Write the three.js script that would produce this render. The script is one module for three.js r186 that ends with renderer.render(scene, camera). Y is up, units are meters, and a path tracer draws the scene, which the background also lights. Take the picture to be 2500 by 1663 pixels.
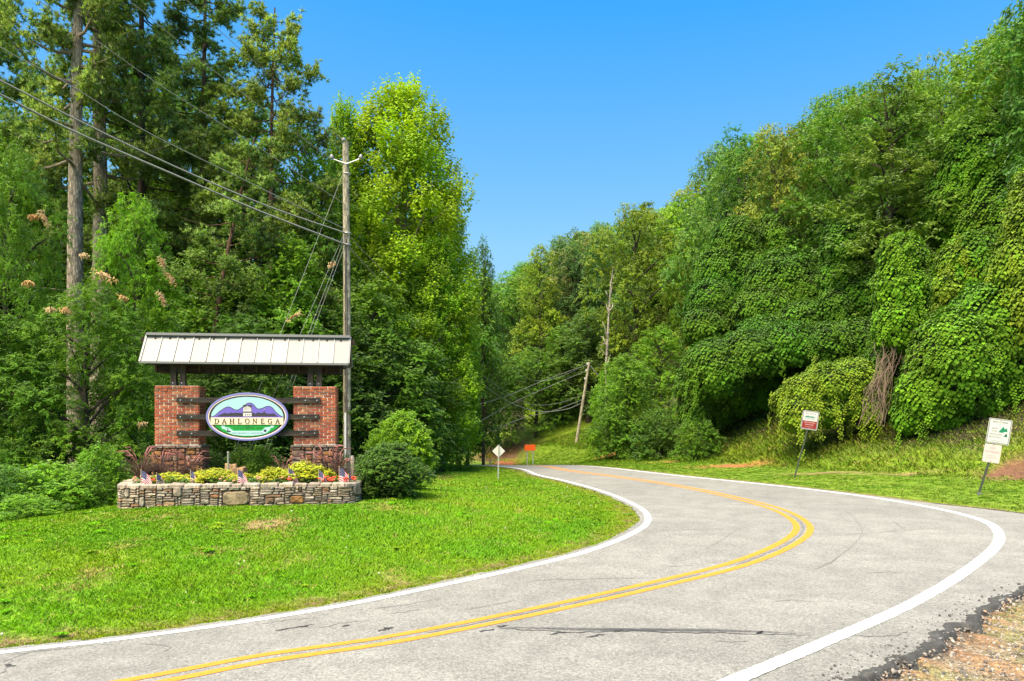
import * as THREE from 'three';
import { mergeGeometries } from 'three/addons/utils/BufferGeometryUtils.js';
import { ImprovedNoise } from 'three/addons/math/ImprovedNoise.js';
import { FontLoader } from 'three/addons/loaders/FontLoader.js';
import { TextGeometry } from 'three/addons/geometries/TextGeometry.js';

// ───────────────────────── camera, sky, sun, exposure ─────────────────────────
const PW = 2500, PH = 1663, F = 1800, CX = 1250, HY = 1030, EYE = 2.3;   // photo size, focal length and horizon in its pixels
const scene = new THREE.Scene();
const camera = new THREE.PerspectiveCamera(2 * Math.atan(PH / 2 / F) * 180 / Math.PI, PW / PH, 0.1, 2000);
camera.position.set(0, EYE, 0);
camera.lookAt(0, EYE, -10);
camera.setViewOffset(PW, PH, 0, PH / 2 - HY, PW, PH);                   // rising lens, verticals stay vertical
const renderer = new THREE.WebGLRenderer({ antialias: true });
renderer.toneMapping = THREE.LinearToneMapping;
renderer.toneMappingExposure = 2.3;
renderer.shadowMap.enabled = true;
{
  const W = 256, H = 128, data = new Float32Array(W * H * 4);
  const S = new THREE.Vector3(-31, 86, 14).normalize();
  const zen = [0.03, 0.4, 1.05], mid = [0.31, 0.685, 1.05], hor = [0.5, 0.8, 1.04];
  for (let y = 0; y < H; y++) {
    const el = ((y + 0.5) / H - 0.5) * Math.PI, s = Math.sin(el);
    for (let x = 0; x < W; x++) {
      const o = (y * W + x) * 4;
      for (let c = 0; c < 3; c++) {
        let v;
        if (s < 0) v = [0.2, 0.26, 0.2][c];
        else if (s < 0.24) v = hor[c] + (mid[c] - hor[c]) * (s / 0.24);
        else v = mid[c] + (zen[c] - mid[c]) * Math.pow(Math.min(1, (s - 0.24) / 0.28), 0.7);
        data[o + c] = v;
      }
      const az = ((x + 0.5) / W - 0.5) * 2 * Math.PI, cs = Math.cos(az) * Math.cos(el) * S.x + s * S.y + Math.sin(az) * Math.cos(el) * S.z, fillHaze = s > 0 ? 4.6 * Math.exp(-((Math.acos(Math.min(1, Math.max(-1, cs))) / 0.5) ** 2)) : 0;   // bright haze added round the unseen sun as fill light
      data[o] += fillHaze; data[o + 1] += fillHaze * 0.97; data[o + 2] += fillHaze * 0.9;
      data[o + 3] = 1;
    }
  }
  const sky = new THREE.DataTexture(data, W, H, THREE.RGBAFormat, THREE.FloatType);
  sky.mapping = THREE.EquirectangularReflectionMapping;
  sky.magFilter = sky.minFilter = THREE.LinearFilter;
  sky.needsUpdate = true;
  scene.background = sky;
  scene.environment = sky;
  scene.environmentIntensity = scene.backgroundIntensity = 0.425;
}
const sun = new THREE.DirectionalLight(0xffe9c4, 4.3);
sun.name = 'sun';
sun.position.set(-31, 86, 14);
sun.target.position.set(0, 0, -28);
sun.castShadow = true;
sun.shadow.radius = 85;
sun.shadow.mapSize.set(4096, 4096);
Object.assign(sun.shadow.camera, { left: -70, right: 70, top: 90, bottom: -90, near: 1, far: 260 });
scene.add(sun, sun.target);

// ───────────────────────── helpers ─────────────────────────
function rng(seed) {
  let a = seed >>> 0;
  return () => { a = (a + 0x6d2b79f5) | 0; let t = Math.imul(a ^ (a >>> 15), 1 | a); t = (t + Math.imul(t ^ (t >>> 7), 61 | t)) ^ t; return ((t ^ (t >>> 14)) >>> 0) / 4294967296; };
}
const R = rng(20240611);
const rr = (a, b, r = R) => a + (b - a) * r();
const V = (x, y, z) => new THREE.Vector3(x, y, z);
const C = (r, g, b) => new THREE.Color().setRGB(r, g, b);
const lerp = THREE.MathUtils.lerp, clamp = THREE.MathUtils.clamp;
const sstep = (a, b, x) => { const t = clamp((x - a) / (b - a), 0, 1); return t * t * (3 - 2 * t); };
const perlin = new ImprovedNoise();
const noise = (x, y, z = 0.37) => perlin.noise(x, y, z);
const fbm = (x, y) => noise(x, y) * 0.55 + noise(x * 2.1, y * 2.1, 3.3) * 0.3 + noise(x * 4.3, y * 4.3, 7.7) * 0.15;
const at = (px, py, D) => V((px - CX) / F * D, EYE - (py - HY) / F * D, -D);   // a pixel of the photo at a distance
const used = {};
function numbered(n) { const k = used[n] = (used[n] ?? -1) + 1; return k ? n + '_' + String(k).padStart(3, '0') : n; }
function shade(o) { o.castShadow = true; o.receiveShadow = true; return o; }
function thing(name, label, category, pos, turn = 0, group) {
  const o = new THREE.Group(); o.name = numbered(name); scene.add(o);
  if (pos) o.position.copy(pos); o.rotation.y = turn;
  o.userData = { label, category }; if (group) o.userData.group = group;
  return o;
}
function part(name, geo, mat, parent, label) {
  const m = shade(new THREE.Mesh(geo, mat)); m.name = name; parent.add(m);
  if (label) m.userData.label = label;
  return m;
}
function struct(name, geo, mat, label) {
  const m = shade(new THREE.Mesh(geo, mat)); m.name = numbered(name); m.userData.kind = 'structure'; if (label) m.userData.label = label; scene.add(m);
  return m;
}
const std = (color, rough = 0.9, extra = {}) => new THREE.MeshStandardMaterial({ color: Array.isArray(color) ? C(...color) : color, roughness: rough, ...extra });
function box(w, h, d, x = 0, y = 0, z = 0) { return new THREE.BoxGeometry(w, h, d).translate(x, y, z); }
function tube(pts, radii, seg = 7, cap = true) {   // a tapered tube through points, each with a radius
  const n = pts.length, pos = [], idx = [], uv = [];
  let u = V(1, 0, 0), len = 0;
  for (let i = 0; i < n; i++) {
    const t = (i < n - 1 ? pts[i + 1].clone().sub(pts[i]) : pts[i].clone().sub(pts[i - 1])).normalize();
    if (Math.abs(t.dot(u)) > 0.9) u = Math.abs(t.x) < 0.7 ? V(1, 0, 0) : V(0, 0, 1);
    u = u.clone().sub(t.clone().multiplyScalar(u.dot(t))).normalize();
    const w = t.clone().cross(u);
    if (i) len += pts[i].distanceTo(pts[i - 1]);
    const r = Array.isArray(radii) ? radii[i] : radii;
    for (let k = 0; k <= seg; k++) {
      const a = k / seg * Math.PI * 2;
      const p = pts[i].clone().addScaledVector(u, Math.cos(a) * r).addScaledVector(w, Math.sin(a) * r);
      pos.push(p.x, p.y, p.z); uv.push(k / seg * 2, len);
    }
  }
  const s = seg + 1;
  for (let i = 0; i < n - 1; i++) for (let k = 0; k < seg; k++) { const a = i * s + k; idx.push(a, a + 1, a + s, a + 1, a + s + 1, a + s); }
  if (cap) for (const i of [0, n - 1]) {
    const c = pos.length / 3; pos.push(pts[i].x, pts[i].y, pts[i].z); uv.push(0, 0);
    for (let k = 0; k < seg; k++) i ? idx.push(c, i * s + k, i * s + k + 1) : idx.push(c, i * s + k + 1, i * s + k);
  }
  const g = new THREE.BufferGeometry();
  g.setAttribute('position', new THREE.Float32BufferAttribute(pos, 3));
  g.setAttribute('uv', new THREE.Float32BufferAttribute(uv, 2));
  g.setIndex(idx); g.computeVertexNormals();
  return g;
}
const merge = (list) => mergeGeometries(list.map((g) => { const c = g.index ? g.toNonIndexed() : g.clone(); for (const k of Object.keys(c.attributes)) if (!['position', 'normal', 'uv'].includes(k)) c.deleteAttribute(k); return c; }));
function canvasTex(w, h, draw, srgb = true) {
  const c = document.createElement('canvas'); c.width = w; c.height = h;
  draw(c.getContext('2d'), w, h);
  const t = new THREE.CanvasTexture(c);
  if (srgb) t.colorSpace = THREE.SRGBColorSpace;
  t.wrapS = t.wrapT = THREE.RepeatWrapping; t.magFilter = THREE.LinearFilter; t.anisotropy = 8;
  return t;
}
function dataTex(n, fn, srgb = true) {   // a tiling square of fn(x, y) -> [r, g, b] bytes
  const d = new Uint8Array(n * n * 4);
  for (let y = 0; y < n; y++) for (let x = 0; x < n; x++) { const v = fn(x, y), o = (y * n + x) * 4; d[o] = v[0]; d[o + 1] = v[1]; d[o + 2] = v[2]; d[o + 3] = 255; }
  const t = new THREE.DataTexture(d, n, n);
  if (srgb) t.colorSpace = THREE.SRGBColorSpace;
  t.wrapS = t.wrapT = THREE.RepeatWrapping; t.magFilter = t.minFilter = THREE.LinearFilter; t.needsUpdate = true;
  return t;
}
function tileNoise(n, cells, seed) {   // value noise that tiles
  const r = rng(seed), g = Float32Array.from({ length: cells * cells }, () => r());
  return (x, y) => {
    const u = x / n * cells, v = y / n * cells, i = Math.floor(u), j = Math.floor(v), a = u - i, b = v - j, q = (p, o) => g[((o % cells) + cells) % cells * cells + ((p % cells) + cells) % cells];
    const s = a * a * (3 - 2 * a), t = b * b * (3 - 2 * b);
    return lerp(lerp(q(i, j), q(i + 1, j), s), lerp(q(i, j + 1), q(i + 1, j + 1), s), t);
  };
}

// ───────────────────────── the lie of the land ─────────────────────────
function roadH(x, D) {   // height of the carriageway: banked in the near bend, falling away beyond the crest
  const u = clamp(-0.6 * (x - 2) + 0.8 * (D - 6.5), 0, 6.5);
  const fall = D > 36 ? Math.min(1.6, (D - 36) * (D - 36) * 0.0045) : 0;
  return -0.05 * u * (1 - sstep(9, 17, D)) - fall;
}
function onRoad(px, py) {
  let D = EYE * F / (py - HY), x = 0;
  for (let i = 0; i < 12; i++) { x = (px - CX) / F * D; D = lerp(D, (EYE - roadH(x, D)) * F / (py - HY), 0.7); }
  return V((px - CX) / F * D, roadH((px - CX) / F * D, D), -D);
}
const flat = (list) => list.map(([px, py]) => { const p = onRoad(px * 1.0607, py * 1.0607); return [p.x, -p.z]; });
function curve(list) { const c = new THREE.CatmullRomCurve3(list.map(([x, D]) => V(x, 0, -D)), false, 'centripetal'); return c.getPoints(260).map((p) => [p.x, -p.z]); }
const lineL = curve([[-30, 3.5], [-17, 3.6], [-10.5, 5.8], ...flat([[0, 1503], [280, 1471], [560, 1432], [800, 1392], [1000, 1351], [1200, 1308], [1350, 1270], [1440, 1236], [1482, 1212], [1492, 1194], [1480, 1174], [1440, 1152], [1380, 1129], [1300, 1107], [1240, 1094]]), [0.4, 36], [-2.2, 41], [-7, 47], [-16, 53], [-40, 58]]);
const lineC = curve([[-30, -0.5], [-17, 0.6], [-9, 3.9], ...flat([[310, 1572], [600, 1517], [900, 1472], [1200, 1414], [1500, 1348], [1700, 1298], [1815, 1250], [1848, 1222], [1840, 1200], [1790, 1173], [1700, 1148], [1600, 1126], [1500, 1109], [1400, 1095], [1310, 1083.5]]), [1.2, 40], [-3, 45.5], [-9, 50.5], [-17, 56], [-40, 61.5]]);
const lineR = curve([[-30, -5], [-14, -3], [-6, 0.2], [-0.5, 4.4], ...flat([[1700, 1562], [1900, 1478], [2100, 1389], [2240, 1303], [2296, 1252], [2298, 1226], [2268, 1201], [2180, 1176], [2050, 1152], [1900, 1131], [1700, 1109], [1560, 1095], [1400, 1077]]), [2.2, 42.5], [-3, 49], [-10, 54], [-18, 59.5], [-40, 65]]);
function offset(line, d) {   // to the right of travel
  return line.map((p, i) => {
    const a = line[Math.max(0, i - 1)], b = line[Math.min(line.length - 1, i + 1)], l = Math.hypot(b[0] - a[0], b[1] - a[1]);
    return [p[0] + (b[1] - a[1]) / l * d, p[1] - (b[0] - a[0]) / l * d];
  });
}
const ragged = (line, amp, f) => line.map((p, i) => [p[0] + noise(i * f, 2.2) * amp, p[1] + noise(i * f, 9.1) * amp]);
const edgeL = ragged(offset(lineL, -0.22), 0.09, 0.61);
const edgeR = offset(lineR, 0.78).map((p, i) => { const near = 1 - sstep(17, 22, p[1]), far = sstep(18, 21, p[1]); const k = clamp((p[1] - 9) / 6, 0, 1) * (1 - sstep(16, 24, p[1])); return [p[0] + k * 1.1 - far * 0.35 + noise(i * 0.7, 4.2) * 0.13 * near, p[1] - far * 0.28 + noise(i * 0.7, 8.2) * 0.13 * near]; });
function distTo(line, x, D) {
  let best = 1e9;
  for (let i = 0; i < line.length - 1; i++) {
    const [ax, ay] = line[i], [bx, by] = line[i + 1], dx = bx - ax, dy = by - ay, t = clamp(((x - ax) * dx + (D - ay) * dy) / (dx * dx + dy * dy + 1e-9), 0, 1);
    const q = (x - ax - dx * t) ** 2 + (D - ay - dy * t) ** 2;
    if (q < best) best = q;
  }
  return Math.sqrt(best);
}
const roadPoly = [...edgeL, ...edgeR.slice().reverse()];
function inside(poly, x, y) {
  let r = false;
  for (let i = 0, j = poly.length - 1; i < poly.length; j = i++) { const [xi, yi] = poly[i], [xj, yj] = poly[j]; if ((yi > y) !== (yj > y) && x < (xj - xi) * (y - yi) / (yj - yi) + xi) r = !r; }
  return r;
}
const leftPoly = [...edgeL, [-300, 58], [-300, 3.5]];   // the inside of the bend
const TOE = [[40, 9], [25, 20], [18.8, 26], [15, 31.5], [11.6, 36.5], [9, 41.5], [6.8, 46.5], [7, 52], [6.9, 60], [4.6, 69], [-6, 78], [-16, 84], [-40, 88], [-120, 95]];
const hillPoly = [...TOE, [-120, 600], [600, 600], [600, 9]];
const KNOTS = [[-6, 16.2, .45], [-8.6, 15.9, .6], [-3.4, 16.4, .56], [-6, 13.5, .36], [-3, 13.5, .3], [-8.4, 13, .36], [-10, 13.4, .34], [0, 15.4, .1], [-12.4, 13.6, .1], [-12, 11.2, .0], [-9.6, 15.6, .42], [-11, 16.4, -.25], [-7, 18.5, .6], [-4, 18.5, .6], [-2.5, 18.5, .55], [-9.6, 18.5, .25], [-13, 18, -.5], [-16, 16, -.5], [-1, 20, .3], [1, 20, -.03], [-1, 24, .08], [-4, 24, .35], [0, 30, -.05], [-3, 30, .1], [-3, 37, -.05], [-8, 25, .4], [-15, 25, -.1], [2.2, 17.5, -.02], [-20, 20, -.4], [-20, 12, -.4], [-12, 35, 0], [-25, 35, -.3], [-12, 48, -.8], [-30, 60, -1], [-40, 20, -.4]];
function mound(x, D) {
  let s = 1e-5, h = 0;
  for (const [kx, kd, kh] of KNOTS) { const w = Math.exp(-((x - kx) ** 2 + (D - kd) ** 2) / 4.6); s += w; h += w * kh; }
  return h / s;
}
function hillRise(s) { const e = Math.max(0, s); return 40 * (1 - Math.exp(-(e - 2.2 * (1 - Math.exp(-e / 2.2))) * 0.72 / 40)); }
function ground(x, D) {   // {y, inRoad, left, s: metres behind the toe of the hill, d: metres off the carriageway}
  const inRoad = inside(roadPoly, x, D), left = !inRoad && inside(leftPoly, x, D), base = roadH(x, D);
  const s = (inside(hillPoly, x, D) ? 1 : -1) * distTo(TOE, x, D);
  if (inRoad) return { y: base - 0.09 * sstep(0, 0.12, Math.min(distTo(edgeL, x, D), distTo(edgeR, x, D))) - 0.02, inRoad, left, s, d: 0 };
  let y, d;
  if (left) { d = distTo(edgeL, x, D); y = base - 0.015 + (mound(x, D) - base) * sstep(0.05, 3.2, d); if (D > 42) y = Math.min(y, base); }
  else {
    d = distTo(edgeR, x, D);
    const near = 1 - sstep(10, 17, D);
    y = base + (roadH(x, 36) - base) * (D > 36 ? sstep(-4, 1, s) : 0) - 0.02 - 0.07 * near * sstep(0, 0.25, d) + 0.03 * Math.min(d, 6) * (1 - near) + hillRise(s) + (s > -1 ? fbm(x * 0.3, D * 0.3) * 0.35 * sstep(-1, 2, s) : 0);
    if (D < 3) y = Math.min(y, base - 0.05);
  }
  y += fbm(x * 0.7, D * 0.7) * 0.07 * sstep(0.3, 1.6, d);
  return { y, inRoad, left, s, d };
}
function onGround(px, py, from = 4) {   // where the ray through a pixel first meets the ground
  for (let D = from; D < 200; D *= 1.006) { const p = at(px, py, D); if (ground(p.x, D).y >= p.y) return p; }
  return at(px, py, 100);
}
const gy = (x, D) => ground(x, D).y;
// ───────────────────────── ground sheet ─────────────────────────
const n1 = tileNoise(512, 12, 5), n2 = tileNoise(512, 48, 6), n3 = tileNoise(512, 170, 7);
const soilTex = dataTex(512, (x, y) => { const v = 150 + 60 * n1(x, y) * 0.6 + 70 * (n2(x, y) - 0.5) + 90 * (n3(x, y) - 0.5); return [v, v * 0.98, v * 0.95]; });
const SPOTS = [   // bare earth: [x, D, rx, rD, strength, kind]
  [19.3, 28, 1.7, 1.1, .95, 'brown'], [22, 25.5, 2, 1, .8, 'brown'], [13.2, 31.2, 2.2, .5, .8, 'straw'], [10.6, 36.2, 2.2, 1.1, .9, 'clay'], [6.9, 50, 1.6, 2.2, 1.2, 'clay'], [-.7, 66, 1.2, 3.4, 1.3, 'red'], [-1, 72, 3, 3, 1, 'brown'],
  [15.6, 30.2, 1.6, .6, .8, 'straw'], [8.3, 40.6, 1.2, .8, .7, 'clay'],
];
const LAWN = [[650, 1282, 64, 15, 2.1], [400, 1266, 60, 9, .75], [310, 1330, 26, 14, .75], [232, 1402, 34, 5, 1.1], [160, 1438, 30, 6, .7], [505, 1352, 30, 9, .6], [590, 1352, 30, 8, .5], [955, 1408, 36, 12, .8], [720, 1368, 40, 12, .55], [925, 1238, 50, 10, .6], [1040, 1256, 20, 5, .6], [1075, 1168, 20, 6, .9], [260, 1262, 60, 8, .45]]
  .map(([px, py, w, h, k]) => { const p = onGround(px, py), D = -p.z, q = onGround(px, py - h), e = onGround(px, py + h); return [p.x, D, w / F * D, Math.max(0.25, Math.abs(q.z - e.z) / 2), k]; });
function bare(x, D) { let b = 0; for (const [cx, cd, rx, rd, k] of LAWN) b = Math.max(b, k * Math.exp(-(((x - cx) / rx) ** 2 + ((D - cd) / rd) ** 2))); return b * (0.75 + 0.6 * noise(x * 5, D * 5)) ; }
function spot(x, D) { let best = null, bk = 0.12; for (const s of SPOTS) { const k = s[4] * Math.exp(-(((x - s[0]) / s[2]) ** 2 + ((D - s[1]) / s[3]) ** 2)) * (1 + noise(x * 1.7, D * 1.7) * 0.9); if (k > bk) { bk = k; best = s; } } return best ? [best[5], bk] : null; }
const EARTH = { brown: [.21, .105, .055], straw: [.34, .24, .11], clay: [.44, .19, .055], red: [.5, .16, .05] };
{
  const line = (dense0, dense1, step, lo, hi) => {
    const a = []; for (let v = dense0; v <= dense1 + 1e-6; v += step) a.push(v);
    for (let v = dense1, s = step; v < hi;) { s *= 1.22; v += s; a.push(v); }
    for (let v = dense0, s = step; v > lo;) { s *= 1.22; v -= s; a.unshift(v); }
    return a;
  };
  const xs = line(-15, 26, 0.28, -900, 900), ds = line(4, 74, 0.3, -500, 1200), pos = [], col = [], uv = [], idx = [];
  for (const D of ds) for (const x of xs) {
    const g = ground(x, D); pos.push(x, g.y, -D); uv.push(x / 2.2, D / 2.2);
    let c = [.19, .38, .006];
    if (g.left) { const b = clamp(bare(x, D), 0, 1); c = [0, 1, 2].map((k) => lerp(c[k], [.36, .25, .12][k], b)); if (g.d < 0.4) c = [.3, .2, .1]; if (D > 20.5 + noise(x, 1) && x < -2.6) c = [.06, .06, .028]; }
    else if (g.inRoad) c = [.1, .09, .08];
    else {
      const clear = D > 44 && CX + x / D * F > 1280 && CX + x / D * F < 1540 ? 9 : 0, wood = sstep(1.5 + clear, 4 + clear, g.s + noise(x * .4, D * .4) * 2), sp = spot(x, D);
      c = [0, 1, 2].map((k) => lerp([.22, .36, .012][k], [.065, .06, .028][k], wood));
      if (sp) c = [0, 1, 2].map((k) => lerp(c[k], EARTH[sp[0]][k], clamp(sp[1] * 1.4, 0, 1)));
      if (D < 15 && x > -3) { const w = noise(x * 1.3, D * 1.3); c = w > .34 ? [.36, .23, .12] : w > 0 ? [.31, .26, .17] : [.27, .27, .11]; if (g.d < .16) c = [.33, .19, .1]; }
      else if (g.d < .3) c = [.3, .2, .11];
    }
    col.push(...c);
  }
  const w = xs.length;
  for (let j = 0; j < ds.length - 1; j++) for (let i = 0; i < w - 1; i++) { const a = j * w + i; idx.push(a, a + 1, a + w, a + 1, a + w + 1, a + w); }
  const g = new THREE.BufferGeometry();
  g.setAttribute('position', new THREE.Float32BufferAttribute(pos, 3)); g.setAttribute('color', new THREE.Float32BufferAttribute(col, 3)); g.setAttribute('uv', new THREE.Float32BufferAttribute(uv, 2));
  g.setIndex(idx); g.computeVertexNormals();
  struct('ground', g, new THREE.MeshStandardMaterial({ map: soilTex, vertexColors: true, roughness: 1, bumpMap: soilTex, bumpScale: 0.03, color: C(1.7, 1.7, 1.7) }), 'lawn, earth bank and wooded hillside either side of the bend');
}

// ───────────────────────── road ─────────────────────────
const asphaltTex = (() => {
  const r = rng(77), N = 1024, a = tileNoise(N, 9, 1), b = tileNoise(N, 220, 2), c = tileNoise(N, 90, 3);
  return dataTex(N, (x, y) => { let v = 158 + 16 * (a(x, y) - .5) + 58 * (b(x, y) - .5) + 27 * (c(x, y) - .5) + 20 * (r() - .5); if (r() < .02) v -= 45; return [v, v * 0.995, v * 0.97]; });
})();
const road = (() => {
  const n = edgeL.length, m = 16, pos = [], uv = [], col = [], idx = [];
  for (let i = 0; i < n; i++) for (let k = 0; k <= m; k++) {
    const A = k <= m / 2 ? edgeL[i] : lineC[i], B = k <= m / 2 ? lineC[i] : edgeR[i], t = k <= m / 2 ? k / (m / 2) : k / (m / 2) - 1;
    const x = lerp(A[0], B[0], t), D = lerp(A[1], B[1], t);
    pos.push(x, roadH(x, D), -D); uv.push(x / 2.6, D / 2.6);
    const v = 1 + fbm(x * .3, D * .3) * .26; col.push(v, v, v);
  }
  for (let i = 0; i < n - 1; i++) for (let k = 0; k < m; k++) { const a = i * (m + 1) + k; idx.push(a, a + 1, a + m + 1, a + 1, a + m + 2, a + m + 1); }
  for (const [line, flip] of [[edgeL, 0], [edgeR, 1]]) {   // the slab's cut sides
    const s = pos.length / 3;
    for (const [x, D] of line) { const y = roadH(x, D); pos.push(x, y, -D, x, y - .14, -D); uv.push(x / 2, D / 2, x / 2, D / 2 + .1); col.push(.5, .5, .5, .5, .5, .5); }
    for (let i = 0; i < line.length - 1; i++) { const a = s + i * 2; flip ? idx.push(a, a + 2, a + 1, a + 1, a + 2, a + 3) : idx.push(a, a + 1, a + 2, a + 1, a + 3, a + 2); }
  }
  const g = new THREE.BufferGeometry();
  g.setAttribute('position', new THREE.Float32BufferAttribute(pos, 3)); g.setAttribute('uv', new THREE.Float32BufferAttribute(uv, 2)); g.setAttribute('color', new THREE.Float32BufferAttribute(col, 3));
  g.setIndex(idx); g.computeVertexNormals();
  return struct('road', g, new THREE.MeshStandardMaterial({ map: asphaltTex, bumpMap: asphaltTex, bumpScale: .006, vertexColors: true, roughness: .93, color: C(.575, .578, .552) }), 'two-lane grey asphalt road in a hairpin bend');
})();
// a painted line or a seam: a ribbon lying on the road
function ribbon(line, width, lift, wob = 0, f = 1) {
  const pos = [], uv = [], idx = []; let s = 0;
  const dense = new THREE.CatmullRomCurve3(line.map(([x, D]) => V(x, 0, -D)), false, 'centripetal').getPoints(line.length * 4).map((p) => [p.x, -p.z]);
  const wd = (i, k) => (typeof width === 'function' ? width(i / dense.length) : width) / 2 * (1 + wob * noise(i * f, k * 9.7 + .5));
  dense.forEach((p, i) => {
    const a = dense[Math.max(0, i - 1)], b = dense[Math.min(dense.length - 1, i + 1)], l = Math.hypot(b[0] - a[0], b[1] - a[1]) + 1e-6, nx = (b[1] - a[1]) / l, nd = -(b[0] - a[0]) / l;
    if (i) s += Math.hypot(p[0] - dense[i - 1][0], p[1] - dense[i - 1][1]);
    for (const k of [-1, -.33, .33, 1]) { const w = wd(i, Math.sign(k)) * k, x = p[0] + nx * w, D = p[1] + nd * w; pos.push(x, roadH(x, D) + lift, -D); uv.push(k / 2 + .5, s); }
    if (i) for (let k = 0; k < 3; k++) { const o = i * 4 + k; idx.push(o - 4, o - 3, o, o - 3, o + 1, o); }
  });
  const g = new THREE.BufferGeometry();
  g.setAttribute('position', new THREE.Float32BufferAttribute(pos, 3)); g.setAttribute('uv', new THREE.Float32BufferAttribute(uv, 2));
  g.setIndex(idx); g.computeVertexNormals();
  return g;
}
const cut = (line) => line.filter(([x, D]) => D > 2 && x > -16 && D < 60);
const paintTex = (base, wear) => { const r = rng(9), a = tileNoise(512, 120, 31), b = tileNoise(512, 14, 32); return dataTex(512, (x, y) => { let k = 1 - .1 * a(x, y) - .04 * r(); if (a(x, y) + b(x, y) * .6 > wear) k *= .66; return base.map((v) => v * k); }); };
const whitePaint = new THREE.MeshStandardMaterial({ map: paintTex([228, 227, 222], 1.1), roughness: .75 }), yellowPaint = new THREE.MeshStandardMaterial({ map: paintTex([222, 146, 38], 1.1), roughness: .78 });
part('edge_line', ribbon(cut(lineL), .15, .005, .18, 5), whitePaint, road, 'white line along the inside of the bend');
part('edge_line', ribbon(cut(lineR), .19, .005, .16, 5), whitePaint, road, 'white line along the outside of the bend');
part('centre_line', ribbon(cut(offset(lineC, -.14)), .14, .005, .12, 2), yellowPaint, road, 'inner stripe of the double yellow line');
part('centre_line', ribbon(cut(offset(lineC, .14)), .14, .005, .12, 2), yellowPaint, road, 'outer stripe of the double yellow line');
{
  const seal = std([.035, .034, .034], .8), thin = std([.15, .147, .14], .95), cracks = [], seals = [];
  const px = (l) => l.map(([a, b]) => { const p = onRoad(a, b); return [p.x, -p.z]; });
  const add = (list, l, w, wob = 1.1) => { const q = px(l), fine = []; for (let i = 0; i < q.length - 1; i++) for (let k = 0; k < 6; k++) { const t = k / 6; fine.push([lerp(q[i][0], q[i + 1][0], t) + rr(-.012, .012), lerp(q[i][1], q[i + 1][1], t) + rr(-.03, .03)]); } fine.push(q.at(-1)); list.push(ribbon(fine, (t) => w * Math.min(1, Math.min(t, 1 - t) * 6 + .15), .004, wob, .9)); };
  // dark sealed marks near the double line
  for (const l of [[[672, 1540], [700, 1536], [765, 1526]], [[735, 1531], [752, 1529]], [[922, 1542], [948, 1535], [962, 1534]], [[940, 1532], [950, 1537]], [[1170, 1542], [1205, 1536]], [[1212, 1530], [1240, 1528]], [[1345, 1550], [1380, 1543]], [[1430, 1556], [1478, 1550]], [[1500, 1543], [1520, 1538]], [[16, 1622], [32, 1628]], [[838, 1530], [850, 1528]], [[1848, 1546], [1862, 1543], [1850, 1549]]]) add(seals, l, .036, .9);
  // long seam across the near lane
  add(seals, [[1205, 1531], [1260, 1537], [1320, 1541], [1400, 1545], [1500, 1543], [1560, 1541], [1640, 1545], [1760, 1546], [1880, 1549], [1985, 1552]], .022);
  add(cracks, [[2085, 1553], [2150, 1555], [2190, 1551], [2215, 1540]], .022);
  // fine cracks
  for (const l of [[[0, 1617], [30, 1608], [12, 1640], [0, 1645]], [[30, 1608], [70, 1594], [160, 1583]], [[20, 1600], [100, 1590], [300, 1570]], [[340, 1572], [420, 1580], [400, 1592]], [[620, 1527], [700, 1514], [790, 1508]], [[900, 1487], [1000, 1475], [1090, 1462]], [[1130, 1490], [1200, 1478], [1260, 1467]], [[950, 1500], [1030, 1488]], [[1280, 1422], [1330, 1416], [1480, 1413], [1620, 1410]], [[1500, 1435], [1560, 1425]], [[1600, 1260], [1660, 1256], [1700, 1254]], [[1590, 1298], [1700, 1293], [1840, 1290]], [[1620, 1384], [1700, 1380]], [[1730, 1337], [1765, 1318], [1798, 1292]], [[2064, 1248], [2090, 1268], [2104, 1290], [2110, 1310]], [[1985, 1394], [2030, 1370], [2065, 1346], [2092, 1325], [2104, 1300]], [[2180, 1272], [2198, 1285], [2208, 1295]], [[2052, 1357], [2035, 1372], [2010, 1382]], [[2000, 1310], [2100, 1304], [2240, 1292], [2340, 1287]], [[2100, 1400], [2200, 1398]], [[1740, 1566], [1830, 1568]], [[1480, 1182], [1530, 1183]], [[1640, 1186], [1700, 1184]], [[1880, 1470], [1930, 1466], [1990, 1470]], [[760, 1536], [850, 1520], [905, 1516]]]) add(cracks, l, .013);
  for (const l of [[1.0, .7], [.86, .5]]) void l;
  // cracks that run between the two yellow stripes
  const between = (a, b, w) => cracks.push(ribbon(lineC.slice(a, b).map(([x, D]) => [x + rr(-.02, .02), D + rr(-.02, .02)]), (t) => w * Math.min(1, Math.min(t, 1 - t) * 8), .0045, 1.1, .7));
  const iAt = (x, D) => lineC.reduce((b, p, i) => Math.hypot(p[0] - x, p[1] - D) < Math.hypot(lineC[b][0] - x, lineC[b][1] - D) ? i : b, 0);
  for (const [a, b, w] of [[[1240, 1500], [1330, 1480], .05], [[1360, 1476], [1700, 1405], .026], [[1040, 1545], [1190, 1512], .02], [[1780, 1375], [1900, 1340], .03], [[1905, 1338], [1962, 1290], .03], [[1925, 1260], [1962, 1292], .03]]) { const p = px([a])[0], q = px([b])[0], i = iAt(...p), j = iAt(...q); between(Math.min(i, j), Math.max(i, j) + 2, w); }
  part('crack_seal', merge(seals), seal, road, 'black sealed marks and seam in the asphalt').userData.kind = 'stuff';
  part('crack', merge(cracks), thin, road, 'fine dark cracks in the asphalt').userData.kind = 'stuff';
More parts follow.
